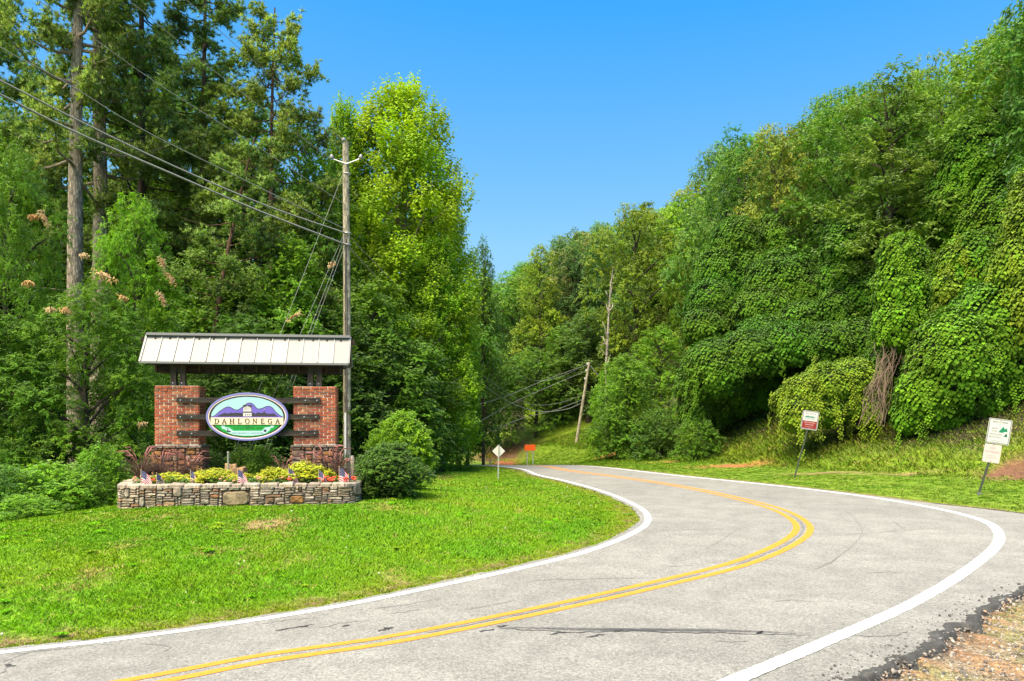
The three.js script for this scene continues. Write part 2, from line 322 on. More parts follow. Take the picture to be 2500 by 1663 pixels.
  // oily band beside the long seam
  const stainTex = canvasTex(1024, 128, (g, w, h) => { const r = rng(4); g.clearRect(0, 0, w, h); for (let i = 0; i < 9000; i++) { const y = h / 2 + (r() + r() + r() - 1.5) * h * .32; g.fillStyle = `rgba(62,60,64,${.05 + r() * .12})`; const X = (r() + r() * .9) / 1.9 * w; g.fillRect(X, h / 2 + (y - h / 2) * Math.min(1, 3.2 * Math.min(X / w, 1 - X / w) + .1), 4 + r() * 26, 1 + r() * 2); } });
  const b = ribbon(px([[1190, 1532], [1300, 1534], [1420, 1537], [1540, 1538], [1660, 1539], [1780, 1541], [1900, 1545], [1965, 1549]]), .26, .0025);
  const uv = b.attributes.uv, len = uv.getY(uv.count - 1); for (let i = 0; i < uv.count; i++) uv.setXY(i, uv.getY(i) / len, uv.getX(i));
  part('oil_stain', b, new THREE.MeshStandardMaterial({ map: stainTex, transparent: true, roughness: .85 }), road, 'dark oily streak across the near lane').userData.kind = 'stuff';
}
{ // broken dark lip of old asphalt along the outer edge
  const pos = [], col = [], uv = [], idx = [], m = 10, line = edgeR.filter(([x, D]) => D > 3 && x > -1.5 && D < 21), fine = new THREE.CatmullRomCurve3(line.map(([x, D]) => V(x, 0, -D))).getPoints(520).map((p) => [p.x, -p.z]);
  fine.forEach((p, i) => {
    const a = fine[Math.max(0, i - 2)], b = fine[Math.min(fine.length - 1, i + 2)], l = Math.hypot(b[0] - a[0], b[1] - a[1]) + 1e-6, nx = (b[1] - a[1]) / l, nd = -(b[0] - a[0]) / l, fade = 1 - sstep(11, 20, p[1]);
    const w0 = (.03 + .1 * (.5 + noise(i * .11, 3) + .6 * noise(i * .53, 8)) * fade) , w1 = .05 + .1 * (.5 + noise(i * .17, 6));
    for (let k = 0; k <= m; k++) {
      const t = k / m, o = lerp(-w0, w1, t), x = p[0] + nx * o, D = p[1] + nd * o, out = sstep(.015, w1, o);
      pos.push(x, roadH(x, D) + .01 - out * .13 + (k && k < m ? (noise(x * 14, D * 14) * .022 + noise(x * 37, D * 37) * .014) * (k === 1 ? .3 : 1) : 0) - (k ? 0 : .003), -D); uv.push(x / 1.2, D / 1.2);
      const v = (.17 + .09 * noise(x * 9, D * 9)) * (1); col.push(v, v, v * .98);
    }
    if (i) for (let k = 0; k < m; k++) { const a2 = (i - 1) * (m + 1) + k; idx.push(a2, a2 + 1, a2 + m + 1, a2 + 1, a2 + m + 2, a2 + m + 1); }
  });
  const g = new THREE.BufferGeometry();
  g.setAttribute('position', new THREE.Float32BufferAttribute(pos, 3)); g.setAttribute('color', new THREE.Float32BufferAttribute(col, 3)); g.setAttribute('uv', new THREE.Float32BufferAttribute(uv, 2));
  g.setIndex(idx); g.computeVertexNormals();
  part('broken_edge', g, new THREE.MeshStandardMaterial({ vertexColors: true, roughness: .95, map: asphaltTex, bumpMap: asphaltTex, bumpScale: .02 }), road, 'crumbled dark asphalt along the outer edge');
}
const dummy = new THREE.Object3D();
function instances(name, geo, mat, list, parent) {   // list: [pos, euler, scale, colour]
  const m = new THREE.InstancedMesh(geo, mat, list.length);
  list.forEach(([p, e, s, c], i) => { dummy.position.copy(p); if (e.isQuaternion) dummy.quaternion.copy(e); else dummy.rotation.set(...e); Array.isArray(s) ? dummy.scale.set(...s) : dummy.scale.setScalar(s); dummy.updateMatrix(); m.setMatrixAt(i, dummy.matrix); if (c) m.setColorAt(i, C(...c)); });
  m.name = parent ? name : numbered(name); shade(m); (parent || scene).add(m);
  return m;
}
{ // stones and crumbs on the shoulder by the near edge
  const r = rng(8), list = [], g = new THREE.IcosahedronGeometry(1, 0);
  for (let i = 0; i < 26000 && list.length < 9000; i++) {
    const x = rr(1.5, 9, r), D = rr(4.5, 11, r), px = CX + x / D * F; if (px < 1700 || px > 2620) continue;
    const q = ground(x, D); if (q.inRoad || q.left) continue;
    const s = .006 + .02 * Math.pow(r(), 4), k = r();
    list.push([V(x, q.y + s * .3, -D), [r() * 6, r() * 6, r() * 6], [s * rr(.8, 1.5, r), s * .7, s], k < .55 ? [.28, .25, .21] : k < .78 ? [.11, .1, .09] : k < .93 ? [.34, .23, .15] : [.42, .37, .31]]);
  }
  const m = instances('gravel', g, std([1, 1, 1], .95), list);
  Object.assign(m.userData, { label: 'loose grey and brown gravel on the bare shoulder by the near road edge', category: 'gravel', kind: 'stuff' });
  const c = [];
  for (const [x, D] of edgeR) if (D < 16 && D > 4 && x > 0) for (let k = 0; k < 14; k++) { const a = x + rr(-.35, .25, r), b = D + rr(-.35, .25, r), q = ground(a, b), s = .006 + .016 * r() * r(); c.push([V(a, (q.inRoad ? roadH(a, b) : q.y) + s * .4, -b), [r() * 6, r() * 6, r() * 6], s, r() < .8 ? [.08, .08, .08] : [.18, .17, .16]]); }
  const e = instances('asphalt_crumbs', g, std([1, 1, 1], .95), c);
  Object.assign(e.userData, { label: 'black asphalt crumbs along the broken outer road edge', category: 'rubble', kind: 'stuff' });
}
// ───────────────────────── grass ─────────────────────────
function tuftGeo(n, h, w, spread, lean, seed) {
  const r = rng(seed), pos = [], nor = [];
  for (let i = 0; i < n; i++) {
    const a = r() * 6.283, q = Math.sqrt(r()) * spread, bx = Math.cos(a) * q, bz = Math.sin(a) * q, t = r() * 6.283, l = lean * (.3 + r()), hh = h * (.55 + .6 * r()), f = r() * 6.283, wx = Math.cos(f) * w / 2, wz = Math.sin(f) * w / 2;
    const mx = bx + Math.cos(t) * l * hh * .35, mz = bz + Math.sin(t) * l * hh * .35, tx = bx + Math.cos(t) * l * hh, tz = bz + Math.sin(t) * l * hh, my = hh * .6, ty = hh * (1 - l * .3);
    const p = [[bx - wx, 0, bz - wz], [bx + wx, 0, bz + wz], [mx + wx * .8, my, mz + wz * .8], [mx - wx * .8, my, mz - wz * .8], [tx, ty, tz]];
    for (const [u, v, s] of [[0, 1, 2], [0, 2, 3], [3, 2, 4]]) for (const k of [u, v, s]) { pos.push(...p[k]); const m = V(Math.cos(t) * .5 - wz * 0, 1, Math.sin(t) * .5).normalize(); nor.push(m.x, m.y, m.z); }
  }
  const g = new THREE.BufferGeometry();
  g.setAttribute('position', new THREE.Float32BufferAttribute(pos, 3)); g.setAttribute('normal', new THREE.Float32BufferAttribute(nor, 3));
  return g;
}
const leafMat = (color, trans = .35, rough = .75) => new THREE.MeshPhysicalMaterial({ color: C(...color), roughness: rough, transmission: trans, thickness: 0, side: THREE.DoubleSide, vertexColors: false, specularIntensity: .15 });
{
  const r = rng(31), lawn = [], verge = [], bank = [], sparse = [];
  const inView = (x, D, pad = 60) => { const p = CX + x / D * F; return p > -pad && p < PW + pad; };
  const G = [.195, .49, .003], Y = [.34, .48, .008], S = [.6, .46, .17], K = [.17, .44, .003];
  const mixc = (a, b, t) => a.map((v, i) => lerp(v, b[i], clamp(t, 0, 1)));
  for (let i = 0; i < 150000; i++) {
    const D = 6 + 36 * Math.pow(r(), 1.9), x = rr(-.74, .2, r) * D + rr(-1, 3, r), keep = r();
    if (!inView(x, D) || x < -16) continue;
    if (keep > (D < 13 ? 1 : D < 20 ? .8 : .8)) continue;
    const q = ground(x, D); if (!q.left || q.d < .04) continue;
    if (D > 21 && x < -3.2) continue;
    if (x > -8.9 && x < -3.2 && D > 16.05 && D < 20.4 && D > 16.25 - .0 * x) continue;
    const b = bare(x, D); if (r() < b * .85) continue;
    const n = fbm(x * .8, D * .8), n2 = fbm(x * 3, D * 3), edge = 1 - sstep(.15, .9, q.d);
    let c = mixc(mixc(G, K, .4 - n2 * 1.1), Y, .18 + n * .8 + edge * .55 + (D > 17 ? .18 : 0)); if (r() < .03 + b * .8) c = mixc(c, S, .8);
    const v = rr(.8, 1.2, r), s = (D < 13 ? rr(.75, 1.25, r) : D < 21 ? rr(1.0, 1.5, r) : rr(1.4, 2, r)) * (1 - edge * .35) * (1 + n2 * .25);
    lawn.push([V(x, q.y - .01, -D), [0, r() * 6.28, 0], [s * 1.1, s * (D > 21 ? .6 : .85), s * 1.1], c.map((k) => k * v)]);
  }
  for (let i = 0; i < 95000; i++) {
    const D = rr(16, 72, r), x = rr(-2, 30, r); if (!inView(x, D)) continue;
    const q = ground(x, D); const far = D > 44 && CX + x / D * F > 1280 && CX + x / D * F < 1535; if (q.left || q.inRoad || q.d < .06 || q.s > (far ? 13 : 7)) continue;
    const sp = spot(x, D); if (sp && r() < sp[1] * 1.6) continue;
    const n = fbm(x * .5, D * .5), n2 = fbm(x * 2, D * 2), edge = 1 - sstep(.1, .9, q.d), up = sstep(-1.2, 1.2, q.s);
    
    let c = mixc(mixc([.21, .43, .004], [.14, .34, .004], .4 - n2), [.36, .42, .03], .15 + n * .7 + edge * .4 + up * .3 * (.6 + n2)); if (r() < .03 + up * .1) c = mixc(c, S, .7);
    const v = rr(.8, 1.2, r), s = lerp(rr(.9, 1.35, r), rr(1.0, 1.6, r), up * clamp(.6 + n * 1.5, 0, 1)) * (D > 35 ? 1.5 : 1.15) * (1 - edge * .3);
    (up > .5 ? bank : verge).push([V(x, q.y - .01, -D), [0, r() * 6.28, 0], [s * 1.25, s * (up > .5 ? .72 : .55), s * 1.25], c.map((k) => k * v)]);
  }
  for (let i = 0; i < 20000; i++) {
    const x = rr(1.5, 9, r), D = rr(4.5, 13, r), px = CX + x / D * F; if (px < 1700 || px > 2620) continue;
    const q = ground(x, D); if (q.inRoad || q.left || q.d < .1) continue;
    const n = fbm(x * 1.1 + 4, D * 1.1) + fbm(x * 4, D * 4) * .5 + (D > 8 ? .1 : -.04); if (n < .1 + r() * .1) continue;
    const k = r(), c = k < .5 ? [.16, .27, .02] : k < .75 ? [.3, .3, .06] : [.45, .36, .17], s = rr(.3, .8, r);
    sparse.push([V(x, q.y - .008, -D), [0, r() * 6.28, 0], [s * 1.3, s * .6, s * 1.3], c]);
  }
  const mat = leafMat([1, 1, 1], .3, .95), g1 = tuftGeo(18, .06, .009, .1, .8, 3), g2 = tuftGeo(14, .12, .012, .1, .9, 4);
  const put = (name, g, l, label) => Object.assign(instances(name, g, mat, l).userData, { label, category: 'grass', kind: 'stuff' });
  { // broad-leaved weeds and clover heads in the lawn
    const w = [], cl = [], rose = (() => { const pos = [], idx = []; for (let k = 0; k < 9; k++) { const a = k * .7, c = Math.cos(a), s = Math.sin(a), o = pos.length / 3; pos.push(0, .01, 0, c * .035 - s * .018, .035, s * .035 + c * .018, c * .09, .02, s * .09, c * .035 + s * .018, .035, s * .035 - c * .018); idx.push(o, o + 1, o + 2, o, o + 2, o + 3); } const g = new THREE.BufferGeometry(); g.setAttribute('position', new THREE.Float32BufferAttribute(pos, 3)); g.setIndex(idx); g.computeVertexNormals(); return g; })();
    for (let i = 0; i < 5000; i++) { const D = 6.5 + 20 * Math.pow(r(), 1.5), x = rr(-14, 3, r), q = ground(x, D); if (!q.left || q.d < .15 || !inView(x, D) || (D > 15.6 && x < -3) || D > 20 && x < -2) continue; const n = noise(x * .9, D * .9, 4.4); if (n > .2 && r() < .16) w.push([V(x, q.y + .02, -D), [rr(-.2, .2, r), r() * 6, rr(-.2, .2, r)], rr(.6, 1.5, r), r() < .7 ? [.16, .42, .006] : [.27, .42, .02]]); if (n < -.2 && r() < .06) cl.push([V(x, q.y + .06, -D), [0, 0, 0], rr(.008, .014, r), [.75, .74, .66]]); }
    Object.assign(instances('lawn_weeds', rose, mat, w).userData, { label: 'flat broad-leaved weeds among the lawn grass', category: 'weeds', kind: 'stuff' });
    Object.assign(instances('clover_heads', new THREE.IcosahedronGeometry(1, 1), std([1, 1, 1], .9), cl).userData, { label: 'tiny white clover heads dotted over the lawn', category: 'flowers', kind: 'stuff' });
  }
  put('lawn_grass', g1, lawn, 'short bright green lawn on the mound inside the bend');
  put('verge_grass', g1, verge, 'mown green grass strip between the outer road edge and the bank');
  put('bank_grass', g2, bank, 'long yellow-green grass and weeds on the earth bank');
  put('shoulder_grass', g1, sparse, 'sparse grass clumps among the gravel by the near road edge');
}
// ───────────────────────── foliage ─────────────────────────
class Leaves {
  constructor() { this.p = []; this.n = []; this.c = []; this.i = []; }
  // a folded diamond (or six-cornered) leaf from base b along axis a, facing n
  leaf(b, a, n, len, wid, col, soft, wide) {
    const s = a.clone().cross(n).normalize(), o = this.p.length / 3, f = wid * .18, N = n.clone().multiplyScalar(1 - .55).addScaledVector(soft, .55).normalize();
    const add = (t, w, l) => { this.p.push(b.x + a.x * t + s.x * w + n.x * l, b.y + a.y * t + s.y * w + n.y * l, b.z + a.z * t + s.z * w + n.z * l); this.n.push(N.x, N.y, N.z); this.c.push(col[0], col[1], col[2]); };
    if (wide) { add(0, 0, 0); add(len * .28, wid * .5, f); add(len * .7, wid * .36, f * .7); add(len, 0, -f * .6); add(len * .7, -wid * .36, f * .7); add(len * .28, -wid * .5, f); this.i.push(o, o + 1, o + 2, o, o + 2, o + 3, o, o + 3, o + 4, o, o + 4, o + 5); }
    else { add(0, 0, 0); add(len * .45, wid / 2, f); add(len, 0, -f * .5); add(len * .45, -wid / 2, f); this.i.push(o, o + 1, o + 2, o, o + 2, o + 3); }
  }
  needle(b, t, w, col, soft) { const o = this.p.length / 3; for (const q of [b.clone().add(w), b.clone().sub(w), t]) this.p.push(q.x, q.y, q.z); for (let k = 0; k < 3; k++) { this.n.push(soft.x, soft.y, soft.z); this.c.push(...col); } this.i.push(o, o + 1, o + 2); }
  build() {
    const g = new THREE.BufferGeometry();
    g.setAttribute('position', new THREE.Float32BufferAttribute(this.p, 3)); g.setAttribute('normal', new THREE.Float32BufferAttribute(this.n, 3)); g.setAttribute('color', new THREE.Float32BufferAttribute(this.c, 3));
    g.setIndex(new THREE.BufferAttribute(new Uint32Array(this.i), 1));
    return g;
  }
}
const sphere = (r) => { const z = r() * 2 - 1, a = r() * 6.28318, q = Math.sqrt(1 - z * z); return V(q * Math.cos(a), z, q * Math.sin(a)); };
const UP = V(0, 1, 0);
// leaves on the twigs of one lobe of a crown
function lobeLeaves(L, c, rad, count, o, r) {
  const tone = rr(.85, 1.18, r), warm = rr(-.1, .1, r), per = o.per ?? 9, twigs = Math.ceil(count / per);
  for (let t = 0; t < twigs; t++) {
    let d = sphere(r); if (d.y < -.25 && r() < .7) d.y = -d.y * .6; d.normalize();
    const q = rad * (.5 + .5 * Math.pow(r(), .6)), b = V(c.x + d.x * q, c.y + d.y * q * (o.sq ?? .8), c.z + d.z * q);
    const dir = d.clone().addScaledVector(sphere(r), .55).addScaledVector(UP, o.lift ?? .15).normalize(), tl = (o.twig ?? .55) * rr(.6, 1.3, r), tw = rr(.85, 1.18, r);
    const soft = d.clone().addScaledVector(UP, .7).normalize();
    for (let k = 0; k < per; k++) {
      const u = (k + r()) / per, p = b.clone().addScaledVector(dir, tl * u); p.y -= u * u * tl * (o.droop ?? .25);
      let n = UP.clone().multiplyScalar(.75).addScaledVector(d, .45).addScaledVector(sphere(r), .48).normalize();
      let a = dir.clone().multiplyScalar(.5).addScaledVector(sphere(r), .9).addScaledVector(UP, -(o.hang ?? .35)); a.addScaledVector(n, -a.dot(n)).normalize();
      const v = tone * tw * rr(.86, 1.16, r), s = rr(.7, 1.25, r);
      L.leaf(p, a, n, o.len * s, o.wid * s, [v * (1 + warm + rr(-.08, .1, r)), v, v * (1 - warm)], soft, o.wide);
    }
  }
}
const barkTex = (() => { const a = tileNoise(256, 40, 61), b = tileNoise(256, 9, 62), c = tileNoise(256, 90, 63); return dataTex(256, (x, y) => { const v = 120 + 90 * (a(x, y * .25) - .5) + 60 * (b(x, y * .4) - .5) + 50 * (c(x, y * .5) - .5); return [v, v * .96, v * .9]; }); })();
const bark = (c) => new THREE.MeshStandardMaterial({ map: barkTex, bumpMap: barkTex, bumpScale: .04, color: C(...c), roughness: .95 });
const BARK = { grey: bark([1.25, 1.12, .98]), brown: bark([.5, .36, .27]), dark: bark([.28, .23, .19]), red: bark([.7, .43, .32]), pale: bark([2.3, 2.2, 2.05]) };
function bend(a, b, sag, n = 5) { const out = []; for (let i = 0; i <= n; i++) { const t = i / n, p = a.clone().lerp(b, t); p.y += Math.sin(t * Math.PI) * sag; out.push(p); } return out; }
function broadleaf(seed, o) {   // a crown of lobes round a trunk with limbs; o.env(t) is the crown's radius at the share t of its height
  const r = rng(seed), L = new Leaves(), wood = [], H = o.H, lobes = [];
  for (let k = 0; k < o.lobes; k++) {
    const t = Math.pow((k + r()) / o.lobes, .9), env = o.env(t) * o.W, a = k * 2.39996 + rr(-.5, .5, r), q = env * Math.sqrt(rr(.08, 1, r)), rad = (o.lobeR ?? .3) * o.W * rr(.65, 1.25, r) * (.5 + .5 * Math.min(1, o.env(t) + .15));
    lobes.push([V(Math.cos(a) * q, H * lerp(o.low, 1, t) - rad * .5, Math.sin(a) * q), rad]);
  }
  const sum = lobes.reduce((s, l) => s + l[1] ** 2, 0);
  for (const [c, rad] of lobes) lobeLeaves(L, c, rad, o.leaves * rad * rad / sum, o, r);
  const top = V(rr(-.3, .3, r), H * .86, rr(-.3, .3, r)), tr = o.trunk ?? H * .018;
  wood.push(tube(bend(V(0, -.6, 0), top, 0, 6).map((p, i) => p.add(V(rr(-.1, .1, r) * (i ? 1 : 0), 0, rr(-.1, .1, r) * (i ? 1 : 0)))), [1.25, 1, .85, .7, .5, .33, .12].map((k) => k * tr), 7));
  lobes.forEach(([c], k) => { if (k % 2) return; const y = clamp(c.y - Math.hypot(c.x, c.z) * .6, H * .12, H * .8); wood.push(tube(bend(V(0, y, 0), c, .2, 3), [.42, .3, .18, .05].map((s) => s * tr), 5, false)); });
  return { crown: L.build(), trunk: merge(wood), H, W: o.W };
}
const round = (t) => Math.sqrt(Math.max(0.02, 1 - Math.pow(Math.abs(t * 1.75 - .72) / 1.05, 2.2)));
const PROTO = {};
const make = { // each kind of tree, built when first asked for
  oak0: () => broadleaf(11, { H: 13, W: 4.2, low: .12, lobes: 46, leaves: 21000, len: .23, wid: .12, env: round }),
  oak1: () => broadleaf(12, { H: 14, W: 3.9, low: .1, lobes: 54, leaves: 21000, len: .21, wid: .12, lobeR: .25, env: (t) => round(t) * (1 - .25 * t) }),
  oak2: () => broadleaf(13, { H: 12, W: 4.4, low: .1, lobes: 34, leaves: 19000, len: .26, wid: .14, lobeR: .38, env: round }),
  oak3: () => broadleaf(14, { H: 15, W: 3.6, low: .12, lobes: 60, leaves: 21000, len: .2, wid: .11, lobeR: .24, lift: .4, env: (t) => Math.sqrt(Math.max(.03, 1 - t * .9)) * (.6 + .4 * Math.min(1, t * 4)) }),
  ash0: () => broadleaf(21, { H: 10, W: 4, low: .03, lobes: 52, leaves: 44000, len: .17, wid: .056, per: 13, twig: .5, droop: .4, hang: .6, lobeR: .27, env: (t) => Math.sqrt(Math.max(.04, 1 - Math.pow(t, 2.2))) }),
  ash1: () => broadleaf(22, { H: 9.5, W: 3.6, low: .04, lobes: 44, leaves: 38000, len: .18, wid: .06, per: 13, twig: .55, droop: .45, hang: .65, lobeR: .28, env: (t) => Math.sqrt(Math.max(.04, 1 - Math.pow(t, 1.7))) }),
  maple: () => broadleaf(23, { H: 9, W: 3, low: .05, lobes: 40, leaves: 32000, len: .15, wid: .1, per: 10, lobeR: .28, env: (t) => Math.sqrt(Math.max(.05, 1 - Math.pow(t, 2))) }),
  poplar0: () => broadleaf(31, { H: 19, W: 4.2, low: .03, lobes: 150, leaves: 88000, len: .17, wid: .125, per: 8, twig: .7, lift: 1.1, sq: 1.9, droop: -.1, lobeR: .155, trunk: .3, env: (t) => Math.sqrt(Math.max(.05, 1 - Math.pow(t, 3.4))) * (.72 + .28 * Math.min(1, t * 5)) }),
  poplar1: () => broadleaf(32, { H: 15, W: 3.4, low: .03, lobes: 90, leaves: 50000, len: .17, wid: .125, per: 8, twig: .7, lift: 1.0, sq: 1.7, droop: -.1, lobeR: .17, trunk: .24, env: (t) => Math.sqrt(Math.max(.03, 1 - Math.pow(t, 1.5))) * (.75 + .25 * Math.min(1, t * 5)) }),
  shrub0: () => broadleaf(41, { H: 2.2, W: 1.5, low: .05, lobes: 26, leaves: 9000, len: .13, wid: .055, per: 8, twig: .3, lobeR: .36, trunk: .04, env: (t) => Math.sqrt(Math.max(.05, 1 - t * t)) }),
  shrub2: () => broadleaf(43, { H: 1.8, W: 1.05, low: .1, lobes: 60, leaves: 22000, len: .075, wid: .045, per: 8, twig: .16, lobeR: .3, sq: 1, trunk: .03, env: (t) => Math.sqrt(Math.max(.12, 1 - Math.pow(2 * t - .9, 2))) * .8 }),
  shrub1: () => broadleaf(42, { H: 2, W: 1.4, low: .02, lobes: 30, leaves: 11000, len: .085, wid: .05, per: 8, twig: .22, lobeR: .33, trunk: .04, env: (t) => Math.sqrt(Math.max(.05, 1 - t * t * t)) }),
};
// pines: a tall trunk, crooked limbs, tufts of needles along the outer limbs
function pine(seed, o) {
  const r = rng(seed), L = new Leaves(), wood = [], H = o.H, lean = o.lean ?? [0, 0], path = (t) => V(lean[0] * t * t * H + Math.sin(t * 5 + seed) * .12, t * H, lean[1] * t * H);
  const pts = []; for (let i = 0; i <= 9; i++) pts.push(path(i / 9)); pts[0].y -= .5;
  wood.push(tube(pts, pts.map((_, i) => o.r * (1.08 - .1 * i * (o.taper ?? 1))), 9));
  const clump = (p, d, s, tone) => {
    const warm = rr(-.1, .12, r);
    for (let k = 0; k < 18; k++) {
      const q = d.clone().multiplyScalar(.6).addScaledVector(sphere(r), .8).normalize(), t = p.clone().addScaledVector(q, s * rr(.7, 1.2, r)), w = q.clone().cross(sphere(r)).normalize().multiplyScalar(.021), v = tone * rr(.75, 1.25, r);
      L.needle(p.clone().addScaledVector(q, .02), t, w, [v * (1 + warm), v, v * (1 - warm)], q.clone().addScaledVector(UP, .8).normalize());
    }
  };
  for (let k = 0; k < o.limbs; k++) {
    const t = lerp(o.from, .985, Math.pow((k + r() * .8) / o.limbs, .85)), a = k * 2.4 + rr(-.6, .6, r), len = o.reach * (1.1 - .85 * Math.pow((t - o.from) / (1 - o.from), 1.4)) * rr(.55, 1.15, r), rise = rr(-.1, .45, r);
    const A = path(t), dir = V(Math.cos(a), rise, Math.sin(a)), B = A.clone().addScaledVector(dir, len), mid = bend(A, B, -.12 * len, 4); mid.forEach((p, i) => { if (i) p.add(V(rr(-.12, .12, r), rr(-.1, .1, r), rr(-.12, .12, r))); });
    wood.push(tube(mid, [.22, .17, .12, .08, .03].map((s) => s * o.r * (1.25 - t * .5)), 5, false));
    const tone = rr(.75, 1.2, r), nb = Math.ceil(len * (o.dense ?? 8));
    if (r() < (o.bareLimb ?? .12)) continue;
    for (let j = 0; j < nb; j++) {
      const u = lerp(.32, 1, Math.pow(r(), .7)), i = Math.min(3, Math.floor(u * 4)), p = mid[i].clone().lerp(mid[i + 1], u * 4 - i), sd = dir.clone().multiplyScalar(.5).addScaledVector(sphere(r), .8).addScaledVector(UP, .2).normalize(), sl = rr(.25, .8, r) * (.5 + len * .22);
      const e = p.clone().addScaledVector(sd, sl);
      if (r() < .5) wood.push(tube([p, e], [.014, .006], 3, false));
      for (let m = 0; m < 6; m++) clump(p.clone().lerp(e, .15 + m * .18).add(sphere(r).multiplyScalar(.2)), sd.clone().addScaledVector(UP, .35).normalize(), rr(.13, .25, r), tone * rr(.85, 1.15, r));
    }
  }
  for (let k = 0; k < (o.snags ?? 0); k++) { const t = rr(.15, o.from, r), a = r() * 6.28, A = path(t); wood.push(tube(bend(A, A.clone().add(V(Math.cos(a), rr(-.2, .35, r), Math.sin(a)).multiplyScalar(rr(.5, 2.2, r))), .1, 3), [.05, .035, .022, .008], 5, false)); }
  return { crown: L.build(), trunk: merge(wood), H, W: o.reach };
}
Object.assign(make, {
  pine0: () => pine(3, { H: 27, r: .42, from: .42, limbs: 46, reach: 3.6, snags: 8 }),
  pine1: () => pine(5, { H: 26, r: .25, from: .3, limbs: 60, reach: 3.9, snags: 6 }),
  pine2: () => pine(8, { H: 20, r: .17, from: .3, limbs: 66, reach: 3.4, snags: 8, bareLimb: .2 }),
  pine3: () => pine(9, { H: 19, r: .21, from: .45, limbs: 44, reach: 3.2, lean: [.12, 0], snags: 12, bareLimb: .2 }),
});
const crownMats = {};
const crownMat = (c, trans = .46) => crownMats[c.join() + trans] ??= new THREE.MeshPhysicalMaterial({ color: C(...c), vertexColors: true, roughness: .93, transmission: trans, thickness: 0, side: THREE.DoubleSide, specularIntensity: .3 });
// one tree: its kind, where its foot stands, its height and half width in metres
function tree(kind, name, label, category, x, D, h, w, color, o = {}) {
  const p = PROTO[kind] ??= make[kind](), t = thing(name, label, category, V(x, o.y ?? gy(x, D) - .05, -D), o.turn ?? ((x * 7.3 + D * 3.1) % 6.28), o.group);
  t.scale.set(w / p.W, h / p.H, w / p.W);
  part('trunk', p.trunk, o.bark ?? BARK.dark, t); part('crown', p.crown, crownMat(color, o.trans), t);
  return t;
}
const hgt = (D, py) => EYE - (py - HY) / F * D;   // height of a pixel row at a distance
// seen at pixel column px with its top at row top; w = half width in pixels
const treeAt = (kind, name, label, category, px, D, top, wpx, color, o = {}) => { const x = (px - CX) / F * D, y = gy(x, D); return tree(kind, name, label, category, x, D, hgt(D, top) - y, wpx / F * D, color, { y: y - .05, ...o }); };
const GR = { deep: [.085, .19, .012], mid: [.12, .26, .012], leaf: [.16, .34, .01], lime: [.22, .41, .006], yellow: [.29, .46, .006], olive: [.2, .25, .03], blue: [.085, .19, .04], pine: [.21, .38, .04], pineY: [.3, .46, .045] };
const BL = 'broadleaf_tree', bt = 'tree';
// left wood, front row
treeAt('ash0', BL, 'feathery green tree with brown web nests left of the bare double pine trunk', bt, 20, 22, 345, 165, GR.mid, { bark: BARK.dark });
treeAt('ash1', BL, 'feathery green tree left of the sign roof, its top below the bare double pine trunk', bt, 325, 23.5, 478, 135, GR.leaf, { bark: BARK.dark, turn: 1 });
treeAt('ash0', BL, 'low dark feathery tree drooping beside the left brick pillar', bt, 215, 21.3, 690, 190, GR.mid, { turn: 3.5 });
treeAt('ash1', BL, 'dark broad tree filling the corner at the far left behind the low shrubs', bt, -20, 20.6, 760, 200, GR.mid, { turn: 5 });
treeAt('maple', BL, 'light green young tree above the left half of the sign roof', bt, 545, 29, 620, 190, GR.mid, { turn: 2 });
treeAt('maple', BL, 'bright green tree just left of the utility pole above the sign roof', bt, 705, 28.5, 600, 150, GR.leaf, { turn: 4 });
treeAt('ash1', BL, 'dark green tree behind the oval sign between the brick pillars', bt, 590, 25.5, 770, 190, GR.deep, { turn: .4 });
treeAt('maple', BL, 'dark green tree behind the right brick pillar and the utility pole', bt, 800, 29.5, 760, 190, GR.deep, { turn: 2.6 });
treeAt('maple', BL, 'dark green leafy tree behind the right end of the sign roof', bt, 905, 31, 690, 160, GR.mid, { turn: 5.2 });
treeAt('oak1', BL, 'tall green tree whose crown touches the top of the utility pole on its left', bt, 770, 33, 400, 150, GR.mid, { turn: 1.2 });
treeAt('oak3', BL, 'dark green tree in the gap between the pines and the yellow-green poplar', bt, 735, 36, 300, 120, GR.leaf, { turn: 3.1 });
// poplars
treeAt('poplar0', 'poplar_tree', 'tallest yellow-green poplar, right of the utility pole', bt, 985, 37, 230, 185, GR.yellow, { bark: BARK.grey });
treeAt('poplar1', 'poplar_tree', 'narrow yellow-green poplar directly behind the utility pole top', bt, 845, 36.5, 275, 100, GR.lime, { bark: BARK.grey, turn: 2 });
treeAt('poplar1', 'poplar_tree', 'green poplar at the right edge of the left wood, lower than the tallest poplar', bt, 1082, 41, 470, 98, GR.lime, { bark: BARK.grey, turn: 4 });
treeAt('poplar1', 'poplar_tree', 'bright green poplar crown low in front of the tallest poplar', bt, 1060, 35, 600, 120, GR.lime, { bark: BARK.grey, turn: 5.5 });
treeAt('oak3', BL, 'slim dark tree closing the left wood beside the gap of sky', bt, 1180, 50, 590, 50, GR.deep, { turn: 2.2 });
treeAt('oak1', BL, 'dark tree at the foot of the poplars above the far grass', bt, 1010, 33, 830, 130, GR.deep, { turn: .9 });
treeAt('oak0', BL, 'dark tree by the far end of the lawn left of the diamond sign', bt, 1140, 52, 800, 75, GR.deep, { turn: 1.9 });
